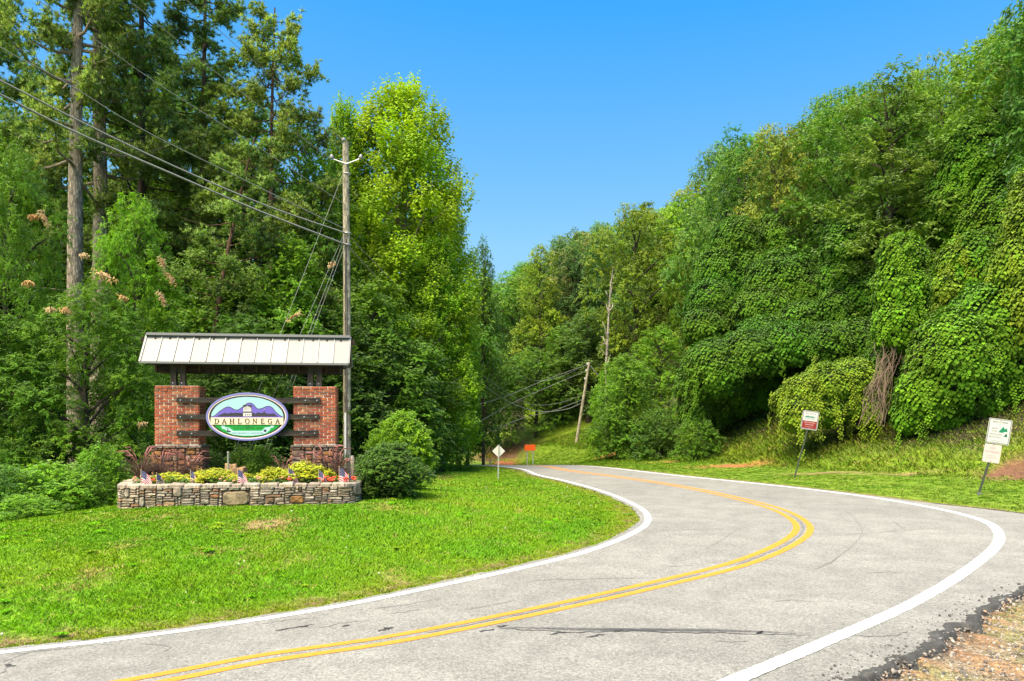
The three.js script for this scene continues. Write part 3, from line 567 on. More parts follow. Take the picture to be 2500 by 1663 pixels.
// pines
treeAt('pine0', 'pine_tree', 'tall pine with the front one of two bare grey trunks at upper left', 'pine tree', 190, 27.5, -560, 190, GR.pineY, { bark: BARK.grey, turn: 1 });
treeAt('pine0', 'pine_tree', 'tall pine with a bare grey trunk just right of and behind the front trunk', 'pine tree', 238, 29.5, -520, 200, GR.pine, { bark: BARK.grey, turn: 3.3 });
treeAt('pine1', 'pine_tree', 'dark dense pine between the double trunk and the middle of the wood', 'pine tree', 345, 32, -260, 240, GR.pine, { bark: BARK.dark, turn: 2 });
treeAt('pine1', 'pine_tree', 'broad green pine at the top of the frame left of the sky', 'pine tree', 500, 34, -90, 215, GR.pine, { bark: BARK.brown, turn: 4.4 });
treeAt('pine2', 'pine_tree', 'airy pine with outstretched boughs against the sky, left of the poplars', 'pine tree', 668, 32, 15, 195, GR.pineY, { bark: BARK.red, turn: .6 });
treeAt('pine3', 'pine_tree', 'leaning pine with a slanting reddish trunk above the sign roof', 'pine tree', 510, 27.5, 330, 150, GR.pine, { bark: BARK.red, turn: 0 });
treeAt('pine2', 'pine_tree', 'dark pine cut by the left edge of the frame', 'pine tree', -60, 33, -140, 210, GR.pine, { bark: BARK.dark, turn: 5 });
treeAt('pine1', 'pine_tree', 'dim pine filling the background behind the leaning trunk', 'pine tree', 420, 38, 210, 200, GR.pine, { bark: BARK.brown, turn: .2 });
// wood behind
[[300, 39, 110, 190, GR.mid, 'oak1', 'between the double trunk and the dark dense pine'], [470, 40, 190, 190, GR.leaf, 'oak3', 'behind the broad pine at the frame top'], [610, 40, 250, 170, GR.mid, 'oak1', 'behind the airy pine boughs'], [60, 38, 200, 190, GR.mid, 'oak3', 'at the left edge left of the double trunk'], [400, 36.5, 430, 150, GR.leaf, 'maple', 'low between the two feathery trees and the leaning pine']]
  .forEach(([px, D, top, w, c, k, where]) => treeAt(k, BL, 'mid-green tall tree filling the wood ' + where, bt, px, D, top, w, c, { group: 'trees deep in the left wood' }));
[[-40, 40, 330, 250, GR.deep, 'oak0', 'behind the feathery tree at the far left'], [150, 42, 420, 230, GR.deep, 'oak2', 'behind the bare double pine trunk'], [330, 44, 430, 230, GR.mid, 'oak0', 'behind the second feathery tree, right of the bare trunks'], [520, 43, 480, 220, GR.deep, 'oak1', 'behind the leaning reddish pine trunk'], [660, 44, 430, 200, GR.deep, 'oak2', 'behind the airy pine left of the pole'], [860, 46, 420, 200, GR.mid, 'oak0', 'behind the narrow poplar at the pole top'], [1010, 50, 480, 170, GR.mid, 'oak2', 'behind the tallest yellow-green poplar'], [1120, 60, 640, 110, GR.deep, 'oak0', 'behind the lower poplar at the edge of the left wood']]
  .forEach(([px, D, top, w, c, k, where]) => treeAt(k, BL, 'dim dark tree ' + where, bt, px, D, top, w, c, { group: 'trees deep in the left wood' }));
// ───────────────────────── wooded hillside on the right ─────────────────────────
const SKYLINE = [[1150, 700], [1190, 690], [1225, 675], [1262, 645], [1325, 600], [1400, 575], [1470, 560], [1530, 520], [1590, 510], [1625, 520], [1655, 445], [1718, 372], [1803, 340], [1866, 350], [1940, 297], [2015, 244], [2100, 216], [2142, 244], [2216, 180], [2312, 128], [2376, 96], [2430, 42], [2500, 0], [2700, -120]];
const skyAt = (px) => { for (let i = 1; i < SKYLINE.length; i++) if (px <= SKYLINE[i][0]) { const [a, b] = SKYLINE[i - 1], [c, d] = SKYLINE[i]; return lerp(b, d, clamp((px - a) / (c - a), 0, 1)); } return SKYLINE.at(-1)[1]; };
{
  const r = rng(515), spots = [];
  // along the slope: rows behind the toe
  for (let tries = 0; tries < 6000 && spots.length < 135; tries++) {
    const D = rr(34, 125, r), px = rr(1180, 2640, r), x = (px - CX) / F * D, q = ground(x, D);
    if (q.left || q.inRoad || q.s < 4.5 || q.s > 46) continue;
    if (px > 1560 && q.s < 11) continue;
    if (px > 1270 && px < 1535 && D < 71) continue;   // the clearing round the far pole and the dead tree     // vine-covered front
    if (spots.some((s) => Math.hypot(s.x - x, s.D - D) < 3.6 + D * .018)) continue;
    spots.push({ x, D, px, s: q.s, y: q.y });
  }
  spots.sort((a, b) => a.s - b.s);
  const kinds = ['oak0', 'oak1', 'oak2', 'oak3'], tones = [['deep green', [.105, .22, .02]], ['mid-green', [.13, .27, .02]], ['fresh green', [.165, .33, .018]], ['olive green', [.21, .29, .03]], ['bluish green', [.11, .24, .04]], ['yellowish green', [.21, .35, .02]]];
  const place = (px) => px < 1330 ? 'above the orange sign' : px < 1480 ? 'above the leaning far pole' : px < 1640 ? 'right of the bare dead tree' : px < 1850 ? 'above the low vine mound' : px < 2100 ? 'above the red and white sign' : px < 2330 ? 'above the tall vine columns' : 'in the upper right corner';
  const byLabel = {};
  for (const s of spots) {
    const w = rr(2.9, 4.4, r) * (s.D > 80 ? 1.15 : 1), skyPx = Math.max(skyAt(s.px - w / s.D * F * .55), skyAt(s.px), skyAt(s.px + w / s.D * F * .4) - 12), most = hgt(s.D, skyPx) - s.y;
    let h = rr(10.5, 15, r); const onSky = most < h * 1.6 && most < (s.s > 16 ? 25 : 20); if (onSky) h = most * rr(.98, 1.1, r);
    if (h < 4.5) continue;
    const [tw, tone] = tones[Math.floor(r() * (s.px > 1900 ? 3 : 6) + (s.px > 1900 && r() < .4 ? 1 : 0)) % 6], row = onSky ? 'on the skyline' : s.s < 12 ? 'low down' : s.s < 22 ? 'mid-slope' : 'high up';
    const ki = Math.floor(r() * 4), size = h > 16 ? 'tall' : h > 12 ? 'mid-sized' : 'small';
    const tr = tree(kinds[ki], BL, `${size} ${tw} ${['rounded', 'dense', 'lumpy', 'tapering'][ki]} tree ${row} ${place(s.px)}`.replace('on the skyline', 'on skyline'), 'tree', s.x, s.D, h, Math.min(w, h * .5), tone.map((v) => v * rr(.85, 1.2, r)), { turn: r() * 6.28, y: s.y - .1, group: 'trees covering the right hillside' });
    (byLabel[tr.userData.label] ??= []).push([s.px, tr]);
  }
  for (const l of Object.values(byLabel)) if (l.length > 1) l.sort((a, b) => a[0] - b[0]).forEach(([, t], i) => { t.userData.label += ', ' + ['leftmost', 'second left', 'third left', 'fourth left', 'fifth left'][i]; });
}
treeAt('oak2', BL, 'pale olive flowering tree on the crest left of the dead tree', 'tree', 1432, 88, 575, 95, [.3, .33, .1], { turn: 1 });
treeAt('pine2', 'pine_tree', 'small dark pine standing above the crest right of the pale olive tree', 'pine tree', 1570, 92, 492, 70, GR.pine, { bark: BARK.dark, turn: 2 });
treeAt('pine2', 'pine_tree', 'low flat-topped pine on the crest above the pale olive tree', 'pine tree', 1425, 100, 562, 60, GR.pine, { bark: BARK.dark, turn: 4 });
// trees at the foot of the slope, by the verge
treeAt('maple', BL, 'bright green leafy roadside tree at the foot of the hill, right of the far pole', 'tree', 1535, 46, 870, 85, [.14, .3, .016], { turn: 1, trans: .45 });
treeAt('oak1', BL, 'dense green tree behind the bright roadside tree, above the earth bank', 'tree', 1610, 50, 800, 85, GR.leaf, { turn: 2 });
treeAt('shrub0', 'roadside_shrub', 'dark green bush at the right end of the grassy bank by the crest', 'shrub', 1510, 45.5, 1010, 55, GR.mid, { turn: 1 });
treeAt('shrub0', 'roadside_shrub', 'dark scrubby bush with bare stems right of the bright roadside tree', 'shrub', 1610, 43.5, 1000, 75, GR.deep, { turn: 4 });
treeAt('shrub1', 'roadside_shrub', 'leafy low bush under the left end of the vine mound', 'shrub', 1700, 40.5, 1020, 60, GR.mid, { turn: 2 });
treeAt('oak2', BL, 'dark tree above the orange clay, left of the orange sign', 'tree', 1215, 72, 860, 80, GR.deep, { turn: 3 });
treeAt('oak0', BL, 'dark tree behind the orange sign', 'tree', 1310, 74, 850, 85, GR.mid, { turn: 5 });
treeAt('oak1', BL, 'dark green tree left of the leaning far pole', 'tree', 1370, 76, 800, 80, GR.mid, { turn: 3.7 });
treeAt('oak1', BL, 'dark green tree right behind the leaning far pole', 'tree', 1445, 74, 830, 70, GR.deep, { turn: .7 });
treeAt('shrub0', 'roadside_shrub', 'green bush on the grassy bank hiding the foot of the dead tree', 'shrub', 1490, 57, 885, 48, GR.leaf, { turn: 2 });
{ // dead tree
  const D = 60, x = (1480 - CX) / F * D, t = thing('dead_tree', 'bare pale dead tree standing upright in the hillside wood above the far pole', 'tree', V(x, gy(x, D) - .3, -D)), r = rng(19), y0 = t.position.y, q = (px, py) => V((px - CX) / F * D - x, hgt(D, py) - y0, rr(-.5, .5, r));
  part('trunk', tube([V(0, 0, 0), q(1481, 900), q(1484, 830), q(1487, 760), q(1490, 700), q(1495, 655)], [.11, .1, .09, .07, .05, .015], 7), BARK.pale, t);
  for (const b of [[[1484, 830], [1476, 800], [1470, 785]], [[1482, 850], [1472, 825], [1468, 820]], [[1487, 770], [1483, 755], [1480, 740]], [[1488, 750], [1492, 720], [1497, 690]], [[1481, 870], [1472, 862], [1465, 850]], [[1484, 815], [1488, 790], [1487, 780]], [[1483, 845], [1476, 838], [1466, 842]], [[1488, 735], [1481, 722], [1479, 708]], [[1487, 760], [1494, 752], [1497, 738]], [[1491, 690], [1497, 676], [1503, 668]], [[1481, 890], [1489, 876], [1492, 862]]])
    part('branch', tube(b.map((p) => q(...p)), [.06, .045, .012], 5), BARK.pale, t);
}
// ───────────────────────── vine-covered shapes ─────────────────────────
const vineLeaf = (() => { const r = rng(71), L = new Leaves(); for (let k = 0; k < 7; k++) { const b = V(rr(-.15, .15, r), rr(-.13, .15, r), rr(-.03, .05, r)), n = V(rr(-.45, .45, r), rr(-.1, .6, r), 1).normalize(), a = V(rr(-.6, .6, r), -1, 0); a.addScaledVector(n, -a.dot(n)).normalize(); const v = rr(.8, 1.2, r); L.leaf(b, a, n, rr(.105, .165, r), rr(.09, .135, r), [v * rr(.95, 1.1, r), v, v], V(0, .3, 1).normalize(), true); } return L.build(); })();
const vineMat = crownMat([1, 1, 1], .3);
const shadeCoreMat = std([.022, .04, .012], 1);
// lobes: [px, py, r in px, D, tall]; leaves shingle the outside of their union
function vine(label, lobes, color, o = {}) {
  const r = rng(lobes.length * 131 + Math.round(lobes[0][0])), balls = lobes.map(([px, py, rp, D, tall = 1]) => { D += o.back ?? 3; const c = at(px, py, D), rad = rp / F * D; return { c, r: V(rad, rad * tall, rad * (o.deep ?? 1)) }; });
  const foot = balls[0].c.clone(); foot.y = gy(foot.x, -foot.z);
  const t = thing(o.name ?? 'kudzu_mound', label, o.cat ?? 'vine', foot, 0, o.group), list = [], core = [];
  const q = new THREE.Quaternion(), m = new THREE.Matrix4();
  balls.forEach((b, bi) => {
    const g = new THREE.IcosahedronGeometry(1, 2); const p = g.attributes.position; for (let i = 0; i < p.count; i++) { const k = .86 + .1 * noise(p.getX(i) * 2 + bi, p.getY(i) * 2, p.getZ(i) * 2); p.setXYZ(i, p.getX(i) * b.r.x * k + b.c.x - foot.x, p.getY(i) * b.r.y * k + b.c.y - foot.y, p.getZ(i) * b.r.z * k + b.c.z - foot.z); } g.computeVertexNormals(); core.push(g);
    const area = 4 * Math.PI * Math.pow((Math.pow(b.r.x * b.r.y, 1.6) + Math.pow(b.r.x * b.r.z, 1.6) + Math.pow(b.r.y * b.r.z, 1.6)) / 3, 1 / 1.6), n = Math.round(area * (o.dense ?? 52));
    for (let i = 0; i < n; i++) {
      const d = sphere(r); if (d.z < -.45) continue;   // the side against the hill
      const lump = 1 + .13 * noise(d.x * 3 + bi * 5, d.y * 3, d.z * 3) + .07 * noise(d.x * 8 + bi * 3, d.y * 8, d.z * 8) + rr(-.05, .11, r) / Math.max(1, b.r.x * .8), P = V(b.c.x + d.x * b.r.x * lump, b.c.y + d.y * b.r.y * lump, b.c.z + d.z * b.r.z * lump);
      if (balls.some((k, ki) => ki !== bi && ((P.x - k.c.x) / k.r.x) ** 2 + ((P.y - k.c.y) / k.r.y) ** 2 + ((P.z - k.c.z) / k.r.z) ** 2 < .88)) continue;
      if (o.drape && d.y < o.drape) continue;
      const N = V(d.x / b.r.x, d.y / b.r.y, d.z / b.r.z).normalize().addScaledVector(UP, .25).addScaledVector(sphere(r), .5).normalize(), X = UP.clone().cross(N).normalize(), Y = N.clone().cross(X);
      m.makeBasis(X, Y, N); q.setFromRotationMatrix(m);
      const v = rr(.75, 1.25, r) * (1 + .35 * noise(P.x * .5, P.y * .5, P.z * .5)), w = rr(-.1, .15, r) + .25 * noise(P.x * .3 + 9, P.y * .3, P.z * .3);
      list.push([P.sub(foot), q.clone(), (.55 + .9 * r()) * (o.size ?? 1), [color[0] * v * (1 + w), color[1] * v, color[2] * v]]);
    }
  });
  // loose runners hanging off the outside
  for (const b of balls) for (let k = 0; k < (o.runners ?? 9); k++) {
    const a = rr(-1.7, 1.7, r), el = rr(-.5, .6, r), d = V(Math.sin(a) * Math.cos(el), Math.sin(el), Math.cos(a) * Math.cos(el)), P = V(b.c.x + d.x * b.r.x * 1.04, b.c.y + d.y * b.r.y * 1.04, b.c.z + d.z * b.r.z * 1.04), len = rr(.4, 1.8, r), up = r() < .25;
    for (let u = 0; u < len; u += .13) { const Q = P.clone().addScaledVector(d, .12 + (up ? .1 : .2 * Math.sin(u / len * 2))); Q.y += up ? u * .45 : -u; Q.x += rr(-.08, .08, r); const N = d.clone().addScaledVector(UP, .4).addScaledVector(sphere(r), .6).normalize(), X = UP.clone().cross(N).normalize(), Y = N.clone().cross(X); m.makeBasis(X, Y, N); q.setFromRotationMatrix(m); const v = rr(.9, 1.35, r); list.push([Q.sub(foot), q.clone(), rr(.45, .8, r), [color[0] * v * 1.15, color[1] * v, color[2] * v]]); }
  }
  part('shade_core', merge(core), o.core ?? shadeCoreMat, t).userData.kind = 'stuff';  // dark solid core behind the leaves, deep shade put into its colour
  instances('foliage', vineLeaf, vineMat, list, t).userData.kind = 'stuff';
  return t;
}
const KZ = [.105, .26, .009], KD = [.078, .2, .009], KY = [.165, .285, .014];  // vine tones set apart, standing in for light and shade between the masses
vine('large vine-covered mass at the right side, rising behind the upper right verge sign', [[2335, 885, 98, 30, 1.25], [2262, 960, 64, 30.3, 1.15], [2415, 830, 100, 30, 1.35], [2440, 910, 70, 30, 1.2], [2222, 1018, 38, 30.5, 1], [2295, 985, 68, 30.5, .95], [2490, 800, 80, 30, 1.5], [2380, 960, 70, 30.3, .9]], KZ, {});
vine('slim upright vine-covered column left of the large right mass', [[2200, 632, 50, 32.5, 1.1], [2198, 710, 57, 32.5, 1.3], [2192, 790, 54, 32.4, 1.2]], [.12, .285, .009], {});
vine('vine-draped arch between the slim column and the rounded tree crowns', [[2060, 600, 50, 40, 1.2], [2110, 565, 46, 40, .8], [2170, 558, 42, 40, .7], [2045, 680, 42, 40, 1.3], [2110, 650, 50, 42, 1.1], [2040, 760, 42, 39.5, 1.2], [2100, 730, 70, 40, 1.2]], KD, {});
vine('huge vine-covered shape climbing to the right edge above the large mass', [[2400, 420, 100, 37, 1.2], [2330, 510, 72, 37.5, 1.2], [2460, 560, 110, 36, 1.4], [2380, 680, 90, 35, 1.2], [2480, 700, 80, 34, 1.2], [2440, 380, 70, 39, 1], [2530, 420, 110, 36, 1.5]], KZ, {});
vine('bright yellow-green vine curtain cut by the right edge of the frame', [[2520, 560, 60, 29, 1.5], [2490, 660, 60, 29, 1.5], [2530, 760, 70, 28.5, 1.5], [2460, 740, 45, 29.5, 1.5], [2540, 480, 60, 29.5, 1.3]], KY, {});
vine('long low vine mound with a dark hollow underneath, right of the roadside tree', [[1745, 905, 72, 38, 1], [1830, 870, 75, 38, .8], [1920, 850, 80, 38, .75], [2010, 850, 70, 38, .8], [1700, 950, 45, 38.5, 1], [2090, 840, 60, 38, 1], [1860, 830, 60, 40, .9], [1960, 800, 70, 41, .9], [2060, 770, 60, 41, 1.1], [1690, 1000, 32, 38.5, 1]], KD, { drape: -.75 });
vine('steep vine-draped slope rising to two rounded tops in the middle of the hillside', [[1800, 590, 55, 46, 1], [1760, 670, 60, 46, 1.2], [1740, 750, 60, 45, 1.1], [1830, 680, 70, 46, 1.1], [1900, 700, 80, 44, 1], [1860, 760, 70, 43, .9], [1960, 720, 60, 43, 1], [1930, 660, 45, 44, 1.1], [1720, 800, 50, 44, .9], [1880, 590, 60, 47, 1]], KD, {});
vine('low yellow-green tangle of vines and briers behind the red and white sign', [[1965, 960, 48, 33, .9], [2020, 940, 55, 33, .9], [2080, 930, 52, 33, 1], [1950, 1010, 42, 32.5, 1], [2010, 1000, 48, 33, .8], [2080, 990, 45, 33, .8], [2120, 950, 40, 33, 1.2], [2125, 1005, 30, 32.5, .9], [1920, 980, 30, 33.5, 1]], KY, { name: 'vine_tangle', size: .85, dense: 62 });
vine('small vine hummock sliding down the bank between the two verge signs', [[2150, 900, 40, 34, 1.4], [2140, 980, 36, 33, 1.2], [2160, 840, 36, 35, 1.3]], KD, { size: .8 });
vine('dark vine-filled hollow behind the long low mound', [[1800, 960, 60, 41, 1], [1880, 950, 70, 41, 1], [1960, 930, 60, 40, 1], [1740, 1000, 50, 41, 1]], KD, { drape: -.9 });
vine('narrow vine-covered hump between the slim column and the large mass', [[2335, 645, 40, 34.5, 1.1], [2312, 715, 36, 34.3, 1.4], [2352, 700, 42, 34.5, 1.3], [2305, 785, 32, 34, 1.3]], KY, {});
{ // dead brown vines hanging beside the column
  const t = thing('dead_vines', 'bundle of dead brown vines hanging below the slim vine column', 'vine', V(0, 0, 0)), r = rng(44), list = [];
  for (let k = 0; k < 48; k++) { const a = at(2165 + rr(-25, 30, r), 865 + rr(-40, 60, r), 35.0 + rr(-.4, .4, r)), b = at(2125 + rr(-25, 35, r), 1020 + rr(-60, 25, r), 33.5 + rr(-.5, .4, r)); list.push(tube(bend(a, b, rr(-.6, .5, r), 6).map((p) => p.add(sphere(r).multiplyScalar(.2))), rr(.004, .015, r), 4, false)); }
  part('stems', merge(list), std([.14, .1, .07], .95), t).userData.kind = 'stuff';
}
// ───────────────────────── stones and bricks ─────────────────────────
const stoneTex = (() => { const a = tileNoise(256, 7, 81), b = tileNoise(256, 40, 82), c = tileNoise(256, 120, 83); return dataTex(256, (x, y) => { const v = 190 + 70 * (a(x, y) - .5) + 60 * (b(x, y) - .5) + 50 * (c(x, y) - .5); return [v, v * .985, v * .96]; }); })();
const stoneMats = {};
const stoneMat = (c) => stoneMats[c.join()] ??= new THREE.MeshStandardMaterial({ map: stoneTex, bumpMap: stoneTex, bumpScale: .012, color: C(...c), roughness: .93 });
// an irregular block: outline w × h, proud of the joint by d, its corners knocked off; lies in the xy plane, face towards +z
function stoneGeo(w, h, d, r, n = 10, pow = .45) {
  const ring = [], pos = [], uv = [], idx = [], ox = r() * 5, oy = r() * 5;
  for (let k = 0; k < n; k++) { const a = (k + .5 + rr(-.25, .25, r)) / n * 6.2832, c = Math.cos(a), s = Math.sin(a); ring.push([Math.sign(c) * Math.pow(Math.abs(c), pow) * w / 2 * rr(.9, 1, r), Math.sign(s) * Math.pow(Math.abs(s), pow) * h / 2 * rr(.88, 1, r)]); }
  const put = (x, y, z) => { pos.push(x, y, z); uv.push(x / .6 + ox, y / .6 + oy); };
  const ins = Math.min(w, h) * .1, tilt = rr(-.18, .18, r), tiltY = rr(-.15, .15, r);
  for (const [x, y] of ring) put(x, y, -.04);
  for (const [x, y] of ring) put(x, y, d * .45);
  for (const [x, y] of ring) { const k = 1 - ins / (Math.hypot(x, y) + 1e-6); put(x * k, y * k, d * (1 + tilt * x / w * 2 + tiltY * y / h * 2 + rr(-.15, .15, r))); }
  put(0, 0, d * rr(1, 1.2, r));
  for (let s = 0; s < 2; s++) for (let k = 0; k < n; k++) { const a = s * n + k, b = s * n + (k + 1) % n; idx.push(a, b, a + n, b, b + n, a + n); }
  for (let k = 0; k < n; k++) idx.push(2 * n + k, 2 * n + (k + 1) % n, 3 * n);
  const g = new THREE.BufferGeometry();
  g.setAttribute('position', new THREE.Float32BufferAttribute(pos, 3)); g.setAttribute('uv', new THREE.Float32BufferAttribute(uv, 2)); g.setIndex(idx);
  const f = g.toNonIndexed(); f.computeVertexNormals(); return f;
}
// coursed rubble: packs a W × H face with blocks; fixed = [[x0, y0, x1, y1, colour]] placed first
function rubble(W, H, cell, wr, hr, r, fixed = []) {
  const nx = Math.round(W / cell), ny = Math.round(H / cell), used2 = new Uint8Array(nx * ny), out = [];
  const take = (x, y, w, h) => { for (let j = y; j < y + h; j++) for (let i = x; i < x + w; i++) used2[j * nx + i] = 1; };
  for (const [x0, y0, x1, y1, c, n] of fixed) { const a = Math.round(x0 / cell), b = Math.round(y0 / cell), w = Math.round((x1 - x0) / cell), h = Math.round((y1 - y0) / cell); take(a, b, w, h); out.push([(a + w / 2) * cell, (b + h / 2) * cell, w * cell, h * cell, c, n]); }
  for (let y = 0; y < ny; y++) for (let x = 0; x < nx; x++) {
    if (used2[y * nx + x]) continue;
    let w = Math.round(rr(wr[0], wr[1], r)), h = Math.round(rr(hr[0], hr[1], r)), k = 0;
    while (k < w && x + k < nx && !used2[y * nx + x + k]) k++;
    w = k; const rest = (() => { let q = x + w, c = 0; while (q < nx && !used2[y * nx + q]) { q++; c++; } return c; })(); if (rest <= 2) w += rest;
    h = Math.min(h, ny - y); for (let j = 1; j < h; j++) for (let i = x; i < x + w; i++) if (used2[(y + j) * nx + i]) { h = j; j = 99; break; }
    if (ny - y - h <= 1) h = ny - y; for (let j = 1; j < h; j++) for (let i = x; i < x + w; i++) if (used2[(y + j) * nx + i]) { h = j; j = 99; break; }
    take(x, y, w, h); out.push([(x + w / 2) * cell, (y + h / 2) * cell, w * cell, h * cell]);
  }
  return out;
}
const WALLTONES = [[.68, .57, .44], [.74, .64, .51], [.6, .5, .39], [.54, .46, .38], [.8, .71, .59], [.47, .4, .34], [.7, .54, .37], [.64, .57, .49], [.64, .38, .22], [.52, .44, .35]];
const BASETONES = [[.5, .22, .11], [.55, .28, .14], [.44, .19, .11], [.4, .27, .2], [.5, .36, .27], [.6, .3, .1], [.36, .3, .28], [.48, .24, .15]];
// ───────────────────────── monument ─────────────────────────
const SX = -6.62, SD = 18.65;   // middle of the monument
const monument = thing('monument_sign', 'brick-pillared town entrance monument with a metal roof and an oval DAHLONEGA sign', 'monument', V(SX, 1.0, -SD), .13);
{
  const r = rng(202), P0 = 1.14 - 1.0 + .02, PB = 1.72 - 1.0, PT = 3.17 - 1.0, front = 18.2 - SD, W = 1.02, DP = .6;   // heights above the group's base; front is the z of the brick face (negated)
  const mortar = new THREE.MeshStandardMaterial({ map: stoneTex, color: C(1.25, 1.08, .88), roughness: .95 });
  const brickTones = [[.58, .15, .07], [.64, .19, .085], [.52, .125, .06], [.66, .23, .11], [.55, .17, .09], [.42, .115, .065], [.7, .3, .15], [.33, .16, .1]];
  const bt2 = (() => { const a = tileNoise(128, 30, 91), b = tileNoise(128, 6, 92); return dataTex(128, (x, y) => { const v = 200 + 70 * (a(x, y) - .5) + 50 * (b(x, y) - .5); return [v, v * .97, v * .94]; }); })();
  const brickMats = brickTones.map((c) => new THREE.MeshStandardMaterial({ map: bt2, bumpMap: bt2, bumpScale: .006, color: C(...c), roughness: .92 }));
  const bh = .0572, course = (PT - PB - .02) / 21, bw = .194, pitch = .204;
  const brickGeos = [0, 1, 2, 3].map(() => stoneGeo(bw, bh, .012, r, 8, .16)), halfGeos = [0, 1, 2].map(() => stoneGeo(bw / 2 - .006, bh, .012, r, 8, .16));
  for (const cx of [-8.25 - SX, -4.97 - SX]) {
    const pil = new THREE.Group(); pil.name = 'brick_pillar'; pil.position.set(cx, 0, 0); monument.add(pil); pil.userData.label = cx < 0 ? 'left red brick pillar' : 'right red brick pillar';
    const zf = -front - .0, core = box(W - .02, PT - PB + .02, DP - .02, 0, (PT + PB) / 2, zf - DP / 2);
    part('mortar', core, mortar, pil);
    for (let c = 0; c < 21; c++) {
      const y = PB + .03 + course * (c + .5), off = c % 2 ? pitch / 2 : 0, flare = c === 20 ? .02 : c === 19 ? .008 : 0;
      let xs = []; for (let k = -1; k < 6; k++) { const a = -W / 2 + off + k * pitch, b = a + pitch; const lo = Math.max(a, -W / 2), hi = Math.min(b, W / 2); if (hi - lo > .05) xs.push([lo, hi]); }
      for (const [lo, hi] of xs) { const half = hi - lo < .15, m = part('brick', half ? halfGeos[Math.floor(r() * 3)] : brickGeos[Math.floor(r() * 4)], brickMats[Math.floor(Math.pow(r(), 1.25) * 8)], pil); m.position.set((lo + hi) / 2 + rr(-.002, .002, r), y + rr(-.002, .002, r), zf - .008 + flare + rr(-.003, .003, r)); m.scale.x = (hi - lo - .01) / (half ? bw / 2 - .006 : bw); }
    }
    // the other three faces, seen at a glance or not at all
    const side = [[], [], []];
    for (let c = 0; c < 21; c++) for (let f = 0; f < 3; f++) { const len = f === 2 ? W : DP, off = c % 2 ? pitch / 2 : 0; for (let k = -1; k < 6; k++) { const lo = Math.max(-len / 2, -len / 2 + off + k * pitch), hi = Math.min(len / 2, -len / 2 + off + (k + 1) * pitch); if (hi - lo < .05) continue; const g = stoneGeo(hi - lo - .01, bh, .022, r, 8, .16); const y = PB + .03 + course * (c + .5), mid = (lo + hi) / 2; if (f === 2) g.rotateY(Math.PI).translate(-mid, y, zf - DP + .008); else g.rotateY(f ? Math.PI / 2 : -Math.PI / 2).translate((f ? 1 : -1) * (W / 2 - .008), y, zf - DP / 2 + (f ? -mid : mid)); side[Math.floor(r() * 3)].push(g); } }
    side.forEach((s, i) => { part('side_bricks', merge(s), brickMats[[0, 1, 4][i]], pil).userData.kind = 'stuff'; });
    // sloping sill and stone foot
    const sb = new THREE.Group(); sb.name = 'stone_base'; sb.position.set(cx, 0, 0); monument.add(sb);
    const bwid = 1.12, bdep = .7, bz = zf + .05;
    part('mortar', box(bwid - .03, PB - P0 + .55, bdep - .03, 0, (PB + P0 - .55) / 2 - .03, bz - bdep / 2), new THREE.MeshStandardMaterial({ map: stoneTex, color: C(.3, .24, .19), roughness: .95 }), sb);
    for (let k = 0; k < 4; k++) { const g = stoneGeo(bwid / 4 + .015, .065, .06, r, 10, .25); const m = part('sill_stone', g, stoneMat([[.33, .27, .23], [.4, .3, .23], [.28, .22, .18]][k % 3]), sb); m.position.set(-bwid / 2 - .03 + (k + .5) * (bwid + .06) / 4, PB - .025, bz - .01); }
    part('sill', box(bwid + .05, .05, bdep + .03, 0, PB - .03, bz - bdep / 2 - .005), stoneMat([.33, .27, .22]), sb);
    for (const [x, y, w, h] of rubble(bwid, PB - P0 + .4, .03, [4, 11], [2, 6], r)) { const m = part('stone', stoneGeo(w - .016, h - .014, .05, r, 9, .55), stoneMat(BASETONES[Math.floor(r() * 8)]), sb); m.position.set(x - bwid / 2, P0 - .45 + y, bz - .015); }
    for (const s of [-1, 1]) { const list = rubble(bdep, PB - P0 + .4, .03, [4, 11], [2, 6], r).map(([x, y, w, h]) => stoneGeo(w - .016, h - .014, .05, r, 9, .55).rotateY(s * Math.PI / 2).translate(s * (bwid / 2 - .015), P0 - .45 + y, bz - bdep / 2 - s * (x - bdep / 2))); part('side_stones', merge(list), stoneMat([.46, .24, .14]), sb).userData.kind = 'stuff'; }
    // twin posts carrying the roof
    const wood = new THREE.MeshStandardMaterial({ map: barkTex, color: C(.2, .16, .125), roughness: .9 });
    for (const s of [-1, 1]) { const po = part('post', box(.13, 3.95 - 1.0 - PT, .15, cx - .03 + s * .105, (3.95 - 1.0 + PT) / 2, zf - .22), wood, monument); const sh = part('post_shoe', box(.142, .12, .162, cx - .03 + s * .105, PT + .06, zf - .22), std([.03, .028, .026], .6), po); void sh; part('bolt', new THREE.CylinderGeometry(.014, .014, .02, 8).rotateX(Math.PI / 2).translate(cx - .03 + s * .105, PT + .085, zf - .22 + .09), std([.6, .6, .58], .4, { metalness: .8 }), po); }
    part('post_block', box(.07, .32, .12, cx - .03, 3.68 - 1.0, zf - .22), wood, monument);
  }
  // rails
  const railMat = new THREE.MeshStandardMaterial({ map: barkTex, color: C(.15, .135, .115), roughness: .85 }), boltMat = std([.62, .62, .6], .4, { metalness: .8 });
  [2.83, 2.42, 2.015].forEach((y, i) => {
    const x0 = -8.24 - SX, x1 = -4.83 - SX - i * .03, z = -front + .035, rail = part('rail', box(x1 - x0, .13, .05, (x0 + x1) / 2, y - 1.0, z), railMat, monument, ['top', 'middle', 'bottom'][i] + ' dark wooden rail');
    for (const bx of [x0 + .09, x0 + .35, x1 - .08, x1 - .36]) part('bolt', new THREE.CylinderGeometry(.016, .016, .02, 10).rotateX(Math.PI / 2).translate(bx, y - 1.0, z + .03), boltMat, rail);
  });
